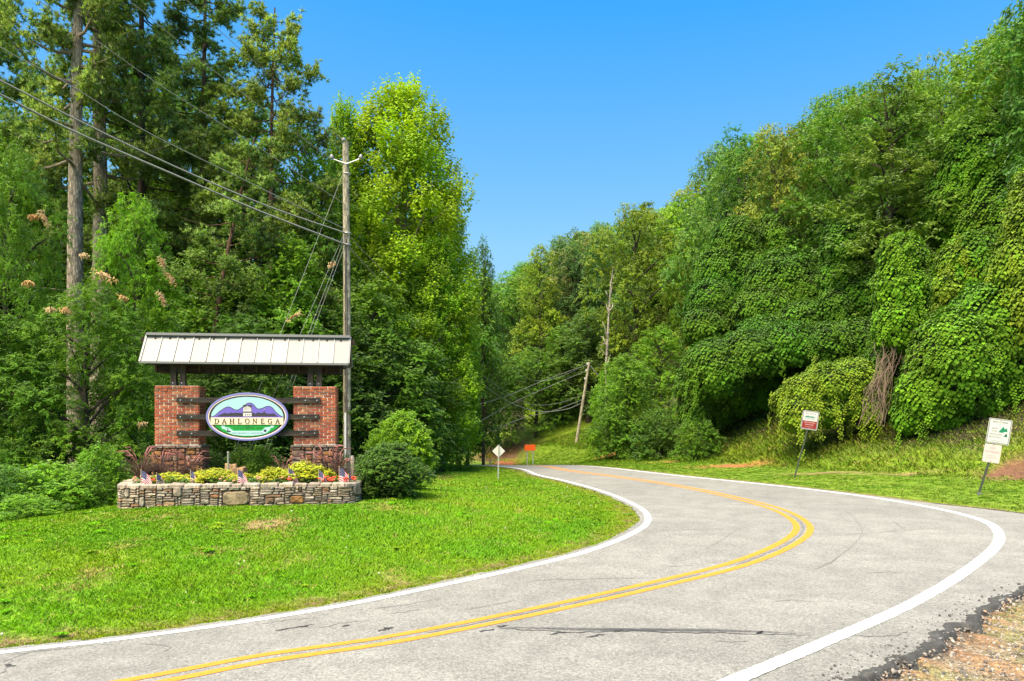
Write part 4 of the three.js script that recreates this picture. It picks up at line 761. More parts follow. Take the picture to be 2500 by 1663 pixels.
  // oval sign
  const OX = -6.565 - SX, OY = 2.425 - 1.0, OZ = -front + .075, A = .965, B = .585;
  const oval = (a, b, d, bev = .006) => { const s = new THREE.Shape(); s.absellipse(0, 0, a, b, 0, Math.PI * 2); return new THREE.ExtrudeGeometry(s, { depth: d, bevelEnabled: true, bevelSize: bev, bevelThickness: bev, bevelSegments: 2, curveSegments: 72 }); };
  const ringGeo = (a, b, a2, b2, d, bev = .005) => { const s = new THREE.Shape(); s.absellipse(0, 0, a, b, 0, Math.PI * 2); const h = new THREE.Path(); h.absellipse(0, 0, a2, b2, 0, Math.PI * 2); s.holes.push(h); return new THREE.ExtrudeGeometry(s, { depth: d, bevelEnabled: true, bevelSize: bev, bevelThickness: bev, bevelSegments: 2, curveSegments: 72 }); };
  const sign = part('oval_sign', oval(A - .01, B - .01, .05), std([.07, .07, .1], .6), monument, 'oval painted sign with mountains, a cream DAHLONEGA band and a green field'); sign.position.set(OX, OY, OZ);
  part('rim', ringGeo(A, B, A - .036, B - .036, .066), std([.2, .2, .5], .55), sign, 'blue-violet rim');
  part('inner_rim', ringGeo(A - .044, B - .044, A - .064, B - .064, .062, .003), std([.8, .66, .56], .55), sign, 'thin cream ring');
  part('black_ring', ringGeo(A - .066, B - .066, A - .115, B - .1, .058, .002), std([.02, .022, .024], .6), sign, 'black ring');
  const face = canvasTex(1200, 720, (g, w, h) => {   // the flat painted face; x −.86…+.86, y +.5…−.5
    const X = (x) => (x / 1.72 + .5) * w, Y = (y) => (.5 - y / 1.0) * h;
    g.fillStyle = '#b6e6ec'; g.fillRect(0, 0, w, h);
    const mountains = [[-.9, -.02], [-.78, 0], [-.66, .13], [-.5, .235], [-.42, .245], [-.33, .185], [-.25, .155], [-.16, .2], [-.02, .32], [.06, .345], [.14, .31], [.2, .22], [.26, .185], [.34, .2], [.45, .255], [.52, .262], [.6, .22], [.68, .1], [.8, .01], [.9, -.02]];
    const path = () => { g.beginPath(); g.moveTo(X(mountains[0][0]), Y(mountains[0][1])); for (let i = 1; i < mountains.length - 1; i++) { const [a, b] = mountains[i], [c, d] = mountains[i + 1]; g.quadraticCurveTo(X(a), Y(b), X((a + c) / 2), Y((b + d) / 2)); } g.lineTo(X(.9), Y(-.06)); g.lineTo(X(-.9), Y(-.06)); g.closePath(); };
    path(); g.fillStyle = '#7a6bd6'; g.fill(); g.lineWidth = 11; g.strokeStyle = '#2c2450'; g.stroke();
    g.fillStyle = '#3c3a46'; g.beginPath(); g.moveTo(X(-.74), Y(0)); for (const [x, y] of [[-.62, .06], [-.52, .1], [-.5, .075], [-.43, .085], [-.38, .1], [-.33, .085], [-.3, .1], [-.12, .09], [.16, .1], [.19, .06], [.22, .1], [.3, .105], [.33, .085], [.385, .11], [.4, .17], [.41, .11], [.46, .08], [.52, .07], [.62, .085], [.68, .04], [.74, 0]]) g.lineTo(X(x), Y(y)); g.closePath(); g.fill();
    g.fillStyle = '#e8c060'; g.fillRect(X(.395), Y(.205), 8, 22);
    g.fillStyle = '#3c3a46'; g.fillRect(X(-.105), Y(.285), X(.105) - X(-.105), Y(0) - Y(.285));
    g.fillStyle = '#f4f2ee'; for (let k = 0; k < 7; k++) g.fillRect(X(-.098 + k * .028), Y([.225, .24, .25, .265, .25, .24, .225][k]), X(.02) - X(0), Y(.125) - Y([.225, .24, .25, .265, .25, .24, .225][k])); g.fillRect(X(-.1), Y(.16), X(.1) - X(-.1), 10); g.fillRect(X(-.1), Y(.095), X(.1) - X(-.1), Y(.01) - Y(.095)); g.fillStyle = '#3c3a46'; for (const x of [-.06, 0, .05]) g.fillRect(X(x), Y(.07), 16, 30);
    g.fillStyle = '#e8d9b4'; g.fillRect(0, Y(-.02), w, Y(-.195) - Y(-.02));
    g.fillStyle = '#0fae3e'; g.fillRect(0, Y(-.2), w, h);
    // ribbon
    g.fillStyle = '#c4eef0'; g.beginPath(); [[-.62, -.215], [-.53, -.215], [-.53, -.255], [-.44, -.26], [-.33, -.345], [.34, -.345], [.42, -.26], [.53, -.25], [.56, -.215], [.63, -.215], [.63, -.26], [.56, -.275], [.53, -.33], [.46, -.4], [.34, -.44], [.12, -.465], [-.12, -.465], [-.34, -.44], [-.46, -.39], [-.51, -.32], [-.6, -.29]].forEach(([x, y], i) => i ? g.lineTo(X(x), Y(y)) : g.moveTo(X(x), Y(y))); g.closePath(); g.fill();
    g.fillStyle = '#0b4a1c'; g.textAlign = 'center'; g.textBaseline = 'middle'; g.font = 'bold 46px serif'; g.fillText('G O L D', X(-.19), Y(-.285)); g.fillText('EST. 1833', X(.2), Y(-.285));
    g.strokeStyle = '#0b4a1c'; g.lineWidth = 9; for (const s of [-1, 1]) { g.beginPath(); g.moveTo(X(-.035 * s), Y(-.25)); g.lineTo(X(.04 * s), Y(-.325)); g.stroke(); g.beginPath(); g.arc(X(-.025 * s), Y(-.27), 20, s > 0 ? 3.4 : 4.2, s > 0 ? 5.2 : 6.0); g.stroke(); }
    g.fillStyle = '#1f5f86'; g.font = 'bold 34px serif'; g.fillText('FIRST MAJOR U.S. GOLD RUSH', X(.0), Y(-.405), 560);
    g.fillStyle = '#20384a'; g.beginPath(); g.ellipse(X(-.44), Y(-.36), 38, 14, .2, 0, 7); g.fill(); g.fillRect(X(-.47), Y(-.3), 12, 40); g.beginPath(); g.ellipse(X(.42), Y(-.345), 26, 22, .6, 0, 7); g.fill(); g.beginPath(); g.arc(X(-.46), Y(-.29), 10, 0, 7); g.fill();
  });
  const faceGeo = new THREE.ShapeGeometry((() => { const s = new THREE.Shape(); s.absellipse(0, 0, A - .105, B - .09, 0, Math.PI * 2); return s; })(), 72), fu = faceGeo.attributes.uv, fp = faceGeo.attributes.position;
  for (let i = 0; i < fu.count; i++) fu.setXY(i, fp.getX(i) / 1.72 + .5, fp.getY(i) / 1.0 + .5);
  const fm = part('painted_face', faceGeo, new THREE.MeshStandardMaterial({ map: face, color: C(.75, .75, .75), roughness: .6 }), sign, 'painted mountains, ribbon and green field'); fm.position.z = .06;
  const band = part('name_band', box(1.715, .172, .012), std([.82, .7, .47], .6), sign, 'cream band carrying the town name'); band.position.set(0, -.108, .07);
  const font = await new FontLoader().loadAsync('fonts/droid/droid_serif_regular.typeface.json'), ink = std([.045, .028, .018], .6);
  [...'DAHLONEGA'].forEach((ch, k) => { const g = new TextGeometry(ch, { font, size: .122, depth: .008, bevelEnabled: false, curveSegments: 5 }); g.computeBoundingBox(); const b = g.boundingBox; g.translate(-(b.min.x + b.max.x) / 2, 0, 0); const m = part('letter', g, ink, sign, 'dark letter ' + ch); m.position.set(-.72 + k * .18, -.168, .077); });
  // roof
  const RZ = 0, half = .5, RY = 4.48 - 1.0, EY = 3.76 - 1.0, hw = 2.47, rx = -6.62 - SX, slope = Math.hypot(half, RY - EY), ang = Math.atan2(RY - EY, half);
  const metalTex = canvasTex(256, 512, (g, w, h) => { const r2 = rng(5); g.fillStyle = '#c9c7c0'; g.fillRect(0, 0, w, h); for (let i = 0; i < 900; i++) { g.fillStyle = `rgba(${r2() < .5 ? '150,146,136' : '232,230,226'},${.03 + r2() * .06})`; g.fillRect(r2() * w, r2() * h, 1 + r2() * 2, 20 + r2() * 160); } });
  const metals = [0, 1, 2].map((k) => new THREE.MeshStandardMaterial({ map: metalTex, color: C(.34 + k * .025, .355 + k * .025, .375 + k * .025), roughness: .5, metalness: .12 })), dark = new THREE.MeshStandardMaterial({ map: barkTex, color: C(.13, .09, .06), roughness: .95 }), rafterMat = new THREE.MeshStandardMaterial({ map: barkTex, color: C(.32, .23, .14), roughness: .95 });
  const roof = new THREE.Group(); roof.name = 'roof'; roof.position.set(rx, RY, RZ); monument.add(roof); roof.userData.label = 'pale standing-seam metal gable roof';
  for (const s of [1, -1]) {   // front and back slope
    const onSlope = (g) => g.rotateX(s > 0 ? ang : Math.PI - ang);   // z runs down the slope
    for (let k = 0; k < 13; k++) { const w = hw * 2 / 13; part('roof_panel', onSlope(box(w - .004, .012, slope, -hw + (k + .5) * w, .0, slope / 2).rotateX(0)), metals[(k * 7 + (s > 0 ? 0 : 1)) % 3], roof); }
    for (let k = 0; k <= 13; k++) { const w = hw * 2 / 13; part('roof_seam', onSlope(box(.014, .026, slope - .02, -hw + k * w + (k === 0 ? .009 : k === 13 ? -.009 : 0), s > 0 ? .02 : -.02, slope / 2)), std([.34, .34, .33], .5, { metalness: .2 }), roof); }
    part('eave_trim', box(hw * 2 + .02, .05, .02, 0, EY - RY - .018, s * (half + .012)), metals[0], roof);
    part('fascia', box(hw * 2 - .3, .035, .03, 0, EY - RY - .06, s * (half - .03)), dark, roof);
    part('soffit_board', onSlope(box(hw * 2 - .4, .02, slope - .06, 0, s > 0 ? -.075 : .075, slope / 2)), dark, roof);
    for (let k = 0; k < 14; k++) part('rafter', onSlope(box(.035, .07, slope - .04, -hw + .22 + k * (hw * 2 - .44) / 13, s > 0 ? -.12 : .12, slope / 2)), rafterMat, roof);
  }
  part('ridge_cap', merge([box(hw * 2 + .02, .02, .13, 0, -.02, .05).rotateX(ang * .0), box(hw * 2 + .02, .05, .14, 0, .012, 0)]), metals[2], roof);
  for (const s of [-1, 1]) { const g = new THREE.BufferGeometry().setFromPoints([V(0, -.03, 0), V(0, EY - RY - .03, half), V(0, EY - RY - .03, -half)]); g.setIndex([0, 1, 2]); void g; part('rake_trim', merge([1, -1].map((q) => box(.03, .07, slope, s * (hw + .016), q > 0 ? -.02 : .02, slope / 2).rotateX(q > 0 ? ang : Math.PI - ang))), metals[1], roof); part('ridge_beam_end', box(.1, .12, .14, s * (hw + .08), -.14, 0), dark, roof); }
  part('beam', box(hw * 2 - .42, .27, .1, 0, EY - RY - .1, .04), dark, roof); part('beam', box(hw * 2 - .42, .27, .1, 0, EY - RY - .1, -.3), dark, roof);
  for (let k = 0; k < 14; k++) part('rafter_tail', box(.04, .22, .03, -hw + .24 + k * (hw * 2 - .48) / 13, EY - RY - .105, .11), rafterMat, roof);
}
// ───────────────────────── raised bed ─────────────────────────
const wallLine = new THREE.CatmullRomCurve3([V(-9.3, 0, -18.6), V(-8.72, 0, -16.5), V(-8.5, 0, -16.0), V(-8.1, 0, -15.88), V(-6.2, 0, -16.0), V(-4.4, 0, -16.2), V(-3.62, 0, -16.32), V(-3.48, 0, -16.6), V(-3.9, 0, -18.9)], false, 'centripetal').getSpacedPoints(160);
{
  const r = rng(303), wall = thing('garden_wall', 'low curved dry-stone retaining wall round the flower bed', 'garden wall', V(-6, .5, -16)), n = wallLine.length, O = wall.position, top = .96 - .5;
  const lens = [0]; for (let i = 1; i < n; i++) lens.push(lens[i - 1] + wallLine[i].distanceTo(wallLine[i - 1]));
  const frame = (s) => { let i = 1; while (i < n - 1 && lens[i] < s) i++; const t = (s - lens[i - 1]) / (lens[i] - lens[i - 1]), p = wallLine[i - 1].clone().lerp(wallLine[i], t), d = wallLine[Math.min(n - 1, i + 2)].clone().sub(wallLine[Math.max(0, i - 3)]).normalize(); return { p, turn: Math.atan2(-d.z, d.x) }; };
  // core
  const pos = [], idx = [], uv = []; wallLine.forEach((p, i) => { const f = frame(lens[i]), nx = Math.sin(f.turn), nz = Math.cos(f.turn); for (const [o, y] of [[-.0, -.75], [-.0, top - .06], [-.24, top - .06], [-.24, -.75]]) { pos.push(p.x - O.x + nx * o, y, p.z - O.z + nz * o); uv.push(lens[i] / .6, y / .6 + o); } });
  for (let i = 0; i < n - 1; i++) for (let k = 0; k < 3; k++) { const a = i * 4 + k, b = a + 4; idx.push(a, b, a + 1, b, b + 1, a + 1); }
  const g = new THREE.BufferGeometry(); g.setAttribute('position', new THREE.Float32BufferAttribute(pos, 3)); g.setAttribute('uv', new THREE.Float32BufferAttribute(uv, 2)); g.setIndex(idx); g.computeVertexNormals();
  part('mortar', g, new THREE.MeshStandardMaterial({ map: stoneTex, color: C(.55, .47, .38), roughness: .96, side: THREE.DoubleSide }), wall);
  // which stretch faces the lawn
  let s0 = 0, s1 = lens[n - 1]; for (let i = 0; i < n; i++) { if (wallLine[i].z > -16.75 && !s0 && wallLine[i].x < -8) s0 = lens[i]; if (wallLine[i].z > -16.75) s1 = lens[i]; }
  const L = s1 - s0, Hh = .78, sAt = (px) => { let best = 0, bd = 1e9; for (let i = 0; i < n; i++) { const p = wallLine[i], q = CX + p.x / -p.z * F; if (Math.abs(q - px) < bd && lens[i] >= s0 && lens[i] <= s1) { bd = Math.abs(q - px); best = lens[i]; } } return best - s0; }, yAt = (py) => EYE - (py - HY) / F * 16.05 - (top + .5 - .07 - Hh);
  const spec = (a, b, c, d, col, n2) => [sAt(a), yAt(d), sAt(b), yAt(c), col, n2];
  const fixed = [spec(541, 612, 1198, 1236, [.5, .4, .25], 'large tan slab'), spec(705, 745, 1211, 1231, [.52, .27, .09], 'large orange-brown stone'), spec(424, 446, 1184, 1212, [.55, .45, .36]), spec(308, 321, 1190, 1213, [.48, .42, .33]), spec(341, 356, 1212, 1236, [.56, .49, .4]), spec(648, 666, 1216, 1231, [.38, .24, .15]), spec(861, 875, 1190, 1216, [.38, .32, .26]), spec(788, 800, 1208, 1224, [.4, .33, .27]), spec(560, 584, 1186, 1196, [.62, .55, .42]), spec(491, 511, 1218, 1231, [.6, .53, .43]), spec(513, 538, 1208, 1216, [.5, .25, .12]), spec(727, 738, 1190, 1203, [.38, .26, .17]), spec(398, 428, 1222, 1236, [.52, .36, .2])];
  for (const [x, y, w, h, col, lab] of rubble(L, Hh, .02, [7, 18], [2, 3.4], r, fixed)) {
    const f = frame(s0 + x), m = part('stone', stoneGeo(w - .014, h - .012, col ? .055 : .04, r, 10, col ? .5 : .45), stoneMat(col ?? WALLTONES[Math.floor(Math.pow(r(), 1.1) * 10)]), wall, lab); m.position.set(f.p.x - O.x, top - .07 - Hh + y, f.p.z - O.z); m.rotation.y = f.turn;
    m.translateZ(-.012);
  }
  for (let s = 0; s < lens[n - 1] - .05;) { const w = rr(.22, .42, r), f = frame(s + w / 2), h = rr(.03, .055, r), m = part('cap_stone', stoneGeo(w - .01, .3, h, r, 10, .22).rotateX(-Math.PI / 2), stoneMat(WALLTONES[Math.floor(r() * 8)]), wall); m.position.set(f.p.x - O.x, top - .05, f.p.z - O.z); m.rotation.y = f.turn; m.translateZ(-.11); s += w; }
  { const list = []; for (const [a, b] of [[0, s0], [s1, lens[n - 1]]]) if (b - a > .1) for (const [x, y, w, h] of rubble(b - a, Hh, .02, [6, 15], [3, 5], r)) { const f = frame(a + x), g2 = stoneGeo(w - .014, h - .012, .04, r, 8), q = new THREE.Object3D(); q.position.set(f.p.x - O.x, top - .07 - Hh + y, f.p.z - O.z); q.rotation.y = f.turn; q.translateZ(-.012); q.updateMatrix(); list.push(g2.applyMatrix4(q.matrix)); } part('return_stones', merge(list), stoneMat([.38, .32, .25]), wall).userData.kind = 'stuff'; }
  // soil
  const sp = new THREE.Shape(); wallLine.forEach((p, i) => i ? sp.lineTo(p.x, p.z) : sp.moveTo(p.x, p.z)); sp.lineTo(-4, -20.2); sp.lineTo(-9.2, -20.2);
  struct('garden_bed', new THREE.ExtrudeGeometry(sp, { depth: .55, bevelEnabled: false }).rotateX(Math.PI / 2).translate(0, .9, 0), new THREE.MeshStandardMaterial({ map: soilTex, color: C(.16, .1, .065), roughness: 1 }), 'dark mulch of the raised bed');
}
const bedY = .9;
const bedX = (px, D) => (px - CX) / F * D;
// lime shrubs: low spreading mounds of small bright leaves
function limeMound(seed, w, h) { const r = rng(seed), L = new Leaves(); for (let k = 0; k < 46; k++) { const a = r() * 6.283, q = Math.sqrt(r()), c = V(Math.cos(a) * q * w, h * (.62 - .4 * q * q) * rr(.75, 1.15, r), Math.sin(a) * q * w * .7); lobeLeaves(L, c, .14, 110, { len: .062, wid: .032, per: 8, twig: .12, sq: .7, lift: .4, droop: .1, hang: .1 }, r); } return { crown: L.build(), trunk: merge([0, 1, 2, 3, 4].map((k) => tube([V(0, -.02, 0), V(Math.cos(k * 1.3) * w * .6, h * .5, Math.sin(k * 1.3) * w * .4)], [.012, .005], 4))) }; }
{
  const protos = [limeMound(1, .62, .6), limeMound(2, .55, .55)], mat = crownMat([.43, .48, .025], .35);
  [[424, 16.98, 1150, .55, 'lime yellow low shrub at the left behind the stone wall'], [518, 17.05, 1136, .62, 'lime yellow low shrub below the left part of the oval sign'], [590, 16.9, 1152, .35, 'small lime yellow shrub clump left of the tan rocks'], [672, 17.1, 1132, .5, 'lime yellow shrub below the right end of the oval sign'], [752, 17.1, 1120, .62, 'tallest lime yellow shrub, before the right stone base']].forEach(([px, D, top, w, label], i) => {
    const p = protos[i % 2], h = hgt(D, top) - bedY, t = thing('lime_shrub', label, 'shrub', V(bedX(px, D), bedY, -D), i * 1.7); t.scale.set(w / (i % 2 ? .55 : .62), h / .62, w / .62); part('stem', p.trunk, BARK.brown, t); part('foliage', p.crown, mat, t);
  });
}
// purple fountain grass
{
  const mk = (seed, plumes) => { const r = rng(seed), blades = [], pl = []; for (let k = 0; k < 150; k++) { const a = r() * 6.283, l = rr(.45, .95, r), o = rr(.15, .6, r); blades.push(tube([V(Math.cos(a) * .04, 0, Math.sin(a) * .04), V(Math.cos(a) * o * .5, l * .6, Math.sin(a) * o * .5), V(Math.cos(a) * o, l * .82, Math.sin(a) * o), V(Math.cos(a) * o * 1.3, l * .75, Math.sin(a) * o * 1.3)], [.006, .006, .004, .001], 3, false)); } for (let k = 0; k < plumes; k++) { const a = r() * 6.283, o = rr(.25, .55, r), l = rr(.85, 1.15, r), A = V(Math.cos(a) * o * .6, l * .8, Math.sin(a) * o * .6), B = V(Math.cos(a) * o, l, Math.sin(a) * o), E = V(Math.cos(a) * o * 1.6, l * 1.0, Math.sin(a) * o * 1.6); pl.push(tube([V(0, 0, 0), A], [.004, .003], 3, false), tube([A, A.clone().lerp(B, .5), B, E], [.006, .022, .02, .004], 5)); } return [merge(blades), merge(pl)]; };
  const G1 = mk(6, 16), G2 = mk(7, 10), bm = std([.105, .06, .045], .8), pm = std([.27, .11, .1], .9);
  [[345, 17.35, 1.05, 'purple fountain grass with arching plumes at the left end of the bed'], [392, 17.6, .95, 'purple fountain grass before the left corner of the left stone base'], [462, 17.5, .9, 'purple fountain grass before the right corner of the left stone base'], [752, 17.7, .8, 'purple fountain grass hidden behind the tallest lime shrub'], [802, 17.45, 1.1, 'reddish purple fountain grass before the right corner of the right stone base'], [690, 17.8, .75, 'sparse brown fountain grass left of the right stone base'], [828, 17.3, .85, 'dark purple fountain grass at the right end of the bed']].forEach(([px, D, s, label], i) => { const t = thing('fountain_grass', label, 'grass plant', V(bedX(px, D), bedY, -D), i * 1.1); t.scale.setScalar(s * .68); const g = i % 2 ? G2 : G1; part('blades', g[0], bm, t).userData.kind = 'stuff'; part('plumes', g[1], pm, t).userData.kind = 'stuff'; });
}
// leafy shrubs in and around the bed
const shrubAt = (kind, label, px, D, top, wpx, color, y, o = {}) => { const x = (px - CX) / F * D, g = y ?? gy(x, D); return tree(kind, 'leafy_shrub', label, 'shrub', x, D, hgt(D, top) - g, wpx / F * D, color, { y: g - .03, ...o }); };
shrubAt('shrub0', 'green leafy shrub between the left pillar and the thin grey post', 508, 19.3, 1098, 46, [.12, .23, .03], bedY - .2, { turn: 1 });
shrubAt('shrub0', 'light green shrub behind the thin grey post', 590, 19.5, 1090, 40, [.16, .29, .025], bedY - .2, { turn: 2 });
shrubAt('shrub0', 'bright green shrub right of the tan rocks', 638, 18.9, 1088, 44, [.17, .32, .02], bedY - .2, { turn: 3 });
shrubAt('shrub0', 'yellow-green climbing shrub at the right corner of the right pillar', 822, 18.8, 1080, 26, [.2, .3, .03], bedY - .2, { turn: 5 });
shrubAt('shrub2', 'large dense dark shrub just right of the stone wall', 955, 17.6, 1085, 92, [.085, .19, .015], undefined, { turn: 1 });
shrubAt('shrub2', 'taller light green shrub behind the dense dark shrub right of the wall', 980, 20.3, 1012, 88, [.2, .38, .01], undefined, { turn: 2 });
shrubAt('shrub0', 'round green shrub at the left end of the stone wall', 246, 18.6, 1085, 84, [.14, .32, .012], undefined, { turn: 3 });
shrubAt('shrub0', 'bright green spreading shrub at the left edge of the lawn', 122, 17.6, 1128, 120, [.2, .42, .012], undefined, { turn: 4 });
shrubAt('shrub0', 'leafy low plant between the two shrubs left of the stone wall', 185, 17.4, 1150, 70, [.18, .38, .015], undefined, { turn: 2.2 });
shrubAt('shrub0', 'dark bush at the far left edge below the trees', 10, 17, 1135, 110, [.1, .24, .02], undefined, { turn: .2 });
shrubAt('shrub0', 'leafy weeds before the dark trees at the far left lawn edge', 58, 15.6, 1205, 75, [.19, .4, .012], undefined, { turn: 5 });
// bed flowers
{
  const r = rng(12), L = new Leaves(), fl = [];
  for (let i = 0; i < 240; i++) { const px = rr(330, 872, r), D = 16.35 + (px - 330) / 540 * .32 + rr(0, .4, r), x = bedX(px, D), b = V(x, bedY + rr(.02, .1, r), -D); for (let k = 0; k < 10; k++) { const n = UP.clone().addScaledVector(sphere(r), .6).normalize(), a = sphere(r); a.addScaledVector(n, -a.dot(n)).normalize(); const v = rr(.8, 1.2, r); L.leaf(b.clone().addScaledVector(sphere(r), .07), a, n, .07, .035, [v, v, v], UP); } }
  const g = struct('bed_plants', L.build(), crownMat([.11, .24, .04], .35)); Object.assign(g.userData, { label: 'low green bedding plants along the top of the stone wall', category: 'bedding plants', kind: 'stuff' });
  const petal = std([.62, .07, .03], .7), petal2 = std([.62, .3, .16], .7), list = [[], []];
  for (const [px, n, s, c] of [[338, 9, 12, 1], [378, 12, 8, 0], [468, 10, 14, 1], [560, 9, 30, 1], [700, 10, 18, 1], [708, 10, 6, 0], [640, 6, 12, 1], [790, 12, 14, 0], [815, 18, 14, 0], [845, 14, 10, 0], [862, 8, 6, 0]]) for (let i = 0; i < n; i++) { const q = px + rr(-s, s, r), D = 16.5 + rr(-.05, .3, r); list[c].push(new THREE.IcosahedronGeometry(rr(.022, .04, r), 0).scale(1, .6, 1).translate(bedX(q, D), bedY + rr(.07, .17, r), -D)); }
  const f1 = struct('red_flowers', merge(list[0]), petal), f2 = struct('orange_flowers', merge(list[1]), petal2);
  Object.assign(f1.userData, { label: 'red flowers dotted along the back of the wall top', category: 'flowers', kind: 'stuff' }); Object.assign(f2.userData, { label: 'pale orange flowers among the bedding plants', category: 'flowers', kind: 'stuff' });
}
// tan rocks, thin post, weathered post
{
  const r = rng(88), rock = (label, px, D, top, w, h, d, c, turn) => { const g = new THREE.IcosahedronGeometry(1, 3), p = g.attributes.position; for (let i = 0; i < p.count; i++) { const v = V(p.getX(i), p.getY(i), p.getZ(i)), k = .86 + .2 * noise(v.x * 1.2 + px, v.y * 1.2, v.z * 1.2) + .07 * noise(v.x * 4, v.y * 4, v.z * 4); p.setXYZ(i, clamp(v.x * 1.25, -.9, .9) * w * k, clamp(v.y * 1.2, -1, .85) * h * k, v.z * d * k); } g.computeVertexNormals(); const t = thing('boulder', label, 'rock', V(bedX(px, D), hgt(D, top) - h * .85, -D), turn); part('rock', g, stoneMat(c), t); };
  rock('tan upright boulder behind the lime shrubs, right beside the thin grey post', 563, 17.9, 1131, .17, .3, .16, [.52, .34, .18], .2);
  rock('tan flat-topped boulder behind the lime shrubs, right of the upright boulder', 585, 17.8, 1139, .2, .28, .18, [.48, .31, .17], -.3);
  const t = thing('thin_post', 'thin grey metal post standing in the bed under the oval sign', 'post', V(bedX(557, 17.5), bedY, -17.5)); part('pole', new THREE.CylinderGeometry(.022, .022, .7, 10).translate(0, .33, 0), std([.3, .31, .27], .6, { metalness: .3 }), t); part('cap', new THREE.CylinderGeometry(.027, .027, .03, 10).translate(0, .68, 0), std([.35, .36, .32], .6), t);
  const w = thing('weathered_stump', 'pale weathered split wooden post at the right end of the bed', 'post', V(bedX(862, 17.7), .75, -17.7), .3); part('stake', tube([V(0, -.2, 0), V(.01, .3, .01), V(-.01, .62, 0), V(-.02, .74, 0)], [.075, .07, .06, .035], 7), BARK.pale, w); part('splinter', tube([V(.09, -.2, 0), V(.1, .35, 0), V(.12, .66, .02)], [.05, .04, .012], 6), bark([.9, .8, .66]), w);
}
// ───────────────────────── little flags ─────────────────────────
{
  const tex = canvasTex(256, 160, (g, w, h) => { for (let k = 0; k < 13; k++) { g.fillStyle = k % 2 ? '#eceae6' : '#b8263a'; g.fillRect(0, k * h / 13, w, h / 13 + 1); } g.fillStyle = '#2b3566'; g.fillRect(0, 0, w * .4, h * 7 / 13); g.fillStyle = '#eceae6'; for (let j = 0; j < 5; j++) for (let i = 0; i < 6; i++) g.fillRect(8 + i * 16, 7 + j * 17, 5, 5); });
  const cloth = new THREE.MeshPhysicalMaterial({ map: tex, roughness: .95, side: THREE.DoubleSide, transmission: .2, thickness: 0 }), wood = std([.55, .42, .26], .8);
  const flagGeo = (seed, droop) => { const nx = 10, ny = 7, g = new THREE.PlaneGeometry(.3, .2, nx, ny), p = g.attributes.position; for (let i = 0; i < p.count; i++) { const u = p.getX(i) / .3 + .5, v = p.getY(i) / .2 + .5; p.setXYZ(i, u * .3 * (1 - droop * .55), (v - 1) * .2 - u * u * .3 * droop * (1.1), Math.sin(u * 7 + seed + v) * .028 * u + Math.sin(v * 5 + seed) * .012 * u); } g.computeVertexNormals(); return g; };
  [[344, 1147, 1.0, .7, 'small striped flag at the left end of the stone wall', .0], [382, 1155, .5, .8, 'half-furled striped flag beside the left lime shrub', .7], [465, 1148, .95, .9, 'drooping striped flag before the gap of the two left lime shrubs', .1], [580, 1145, .95, .75, 'striped flag under the oval sign before the tan rocks', .1], [704, 1142, 1.05, .8, 'striped flag before the lime shrubs under the right part of the oval sign', .15], [778, 1147, .9, .8, 'striped flag before the tallest lime shrub', .1], [828, 1140, 1.1, .75, 'large drooping striped flag at the right end of the wall', .1], [851, 1158, .5, .7, 'narrow striped flag at the last wall stones on the right', .7]].forEach(([px, top, s, droop, label, turn], i) => {
    const D = 16.33 + Math.max(0, (px - 330) / 540) * .3, x = bedX(px, D), h = hgt(D, top) - bedY, t = thing('small_flag', label, 'flag', V(x, bedY, -D), turn);
    part('stick', new THREE.CylinderGeometry(.006, .006, h + .1, 6).translate(0, h / 2 - .05, 0), wood, t); part('tip', new THREE.SphereGeometry(.011, 8, 6).translate(0, h, 0), std([.5, .4, .16], .5), t);
    const f = part('cloth', flagGeo(i * 2.1, droop), cloth, t); f.position.set(.006, h - .02, 0); f.scale.setScalar(Math.max(.85, s) * 1.5);
  });
}
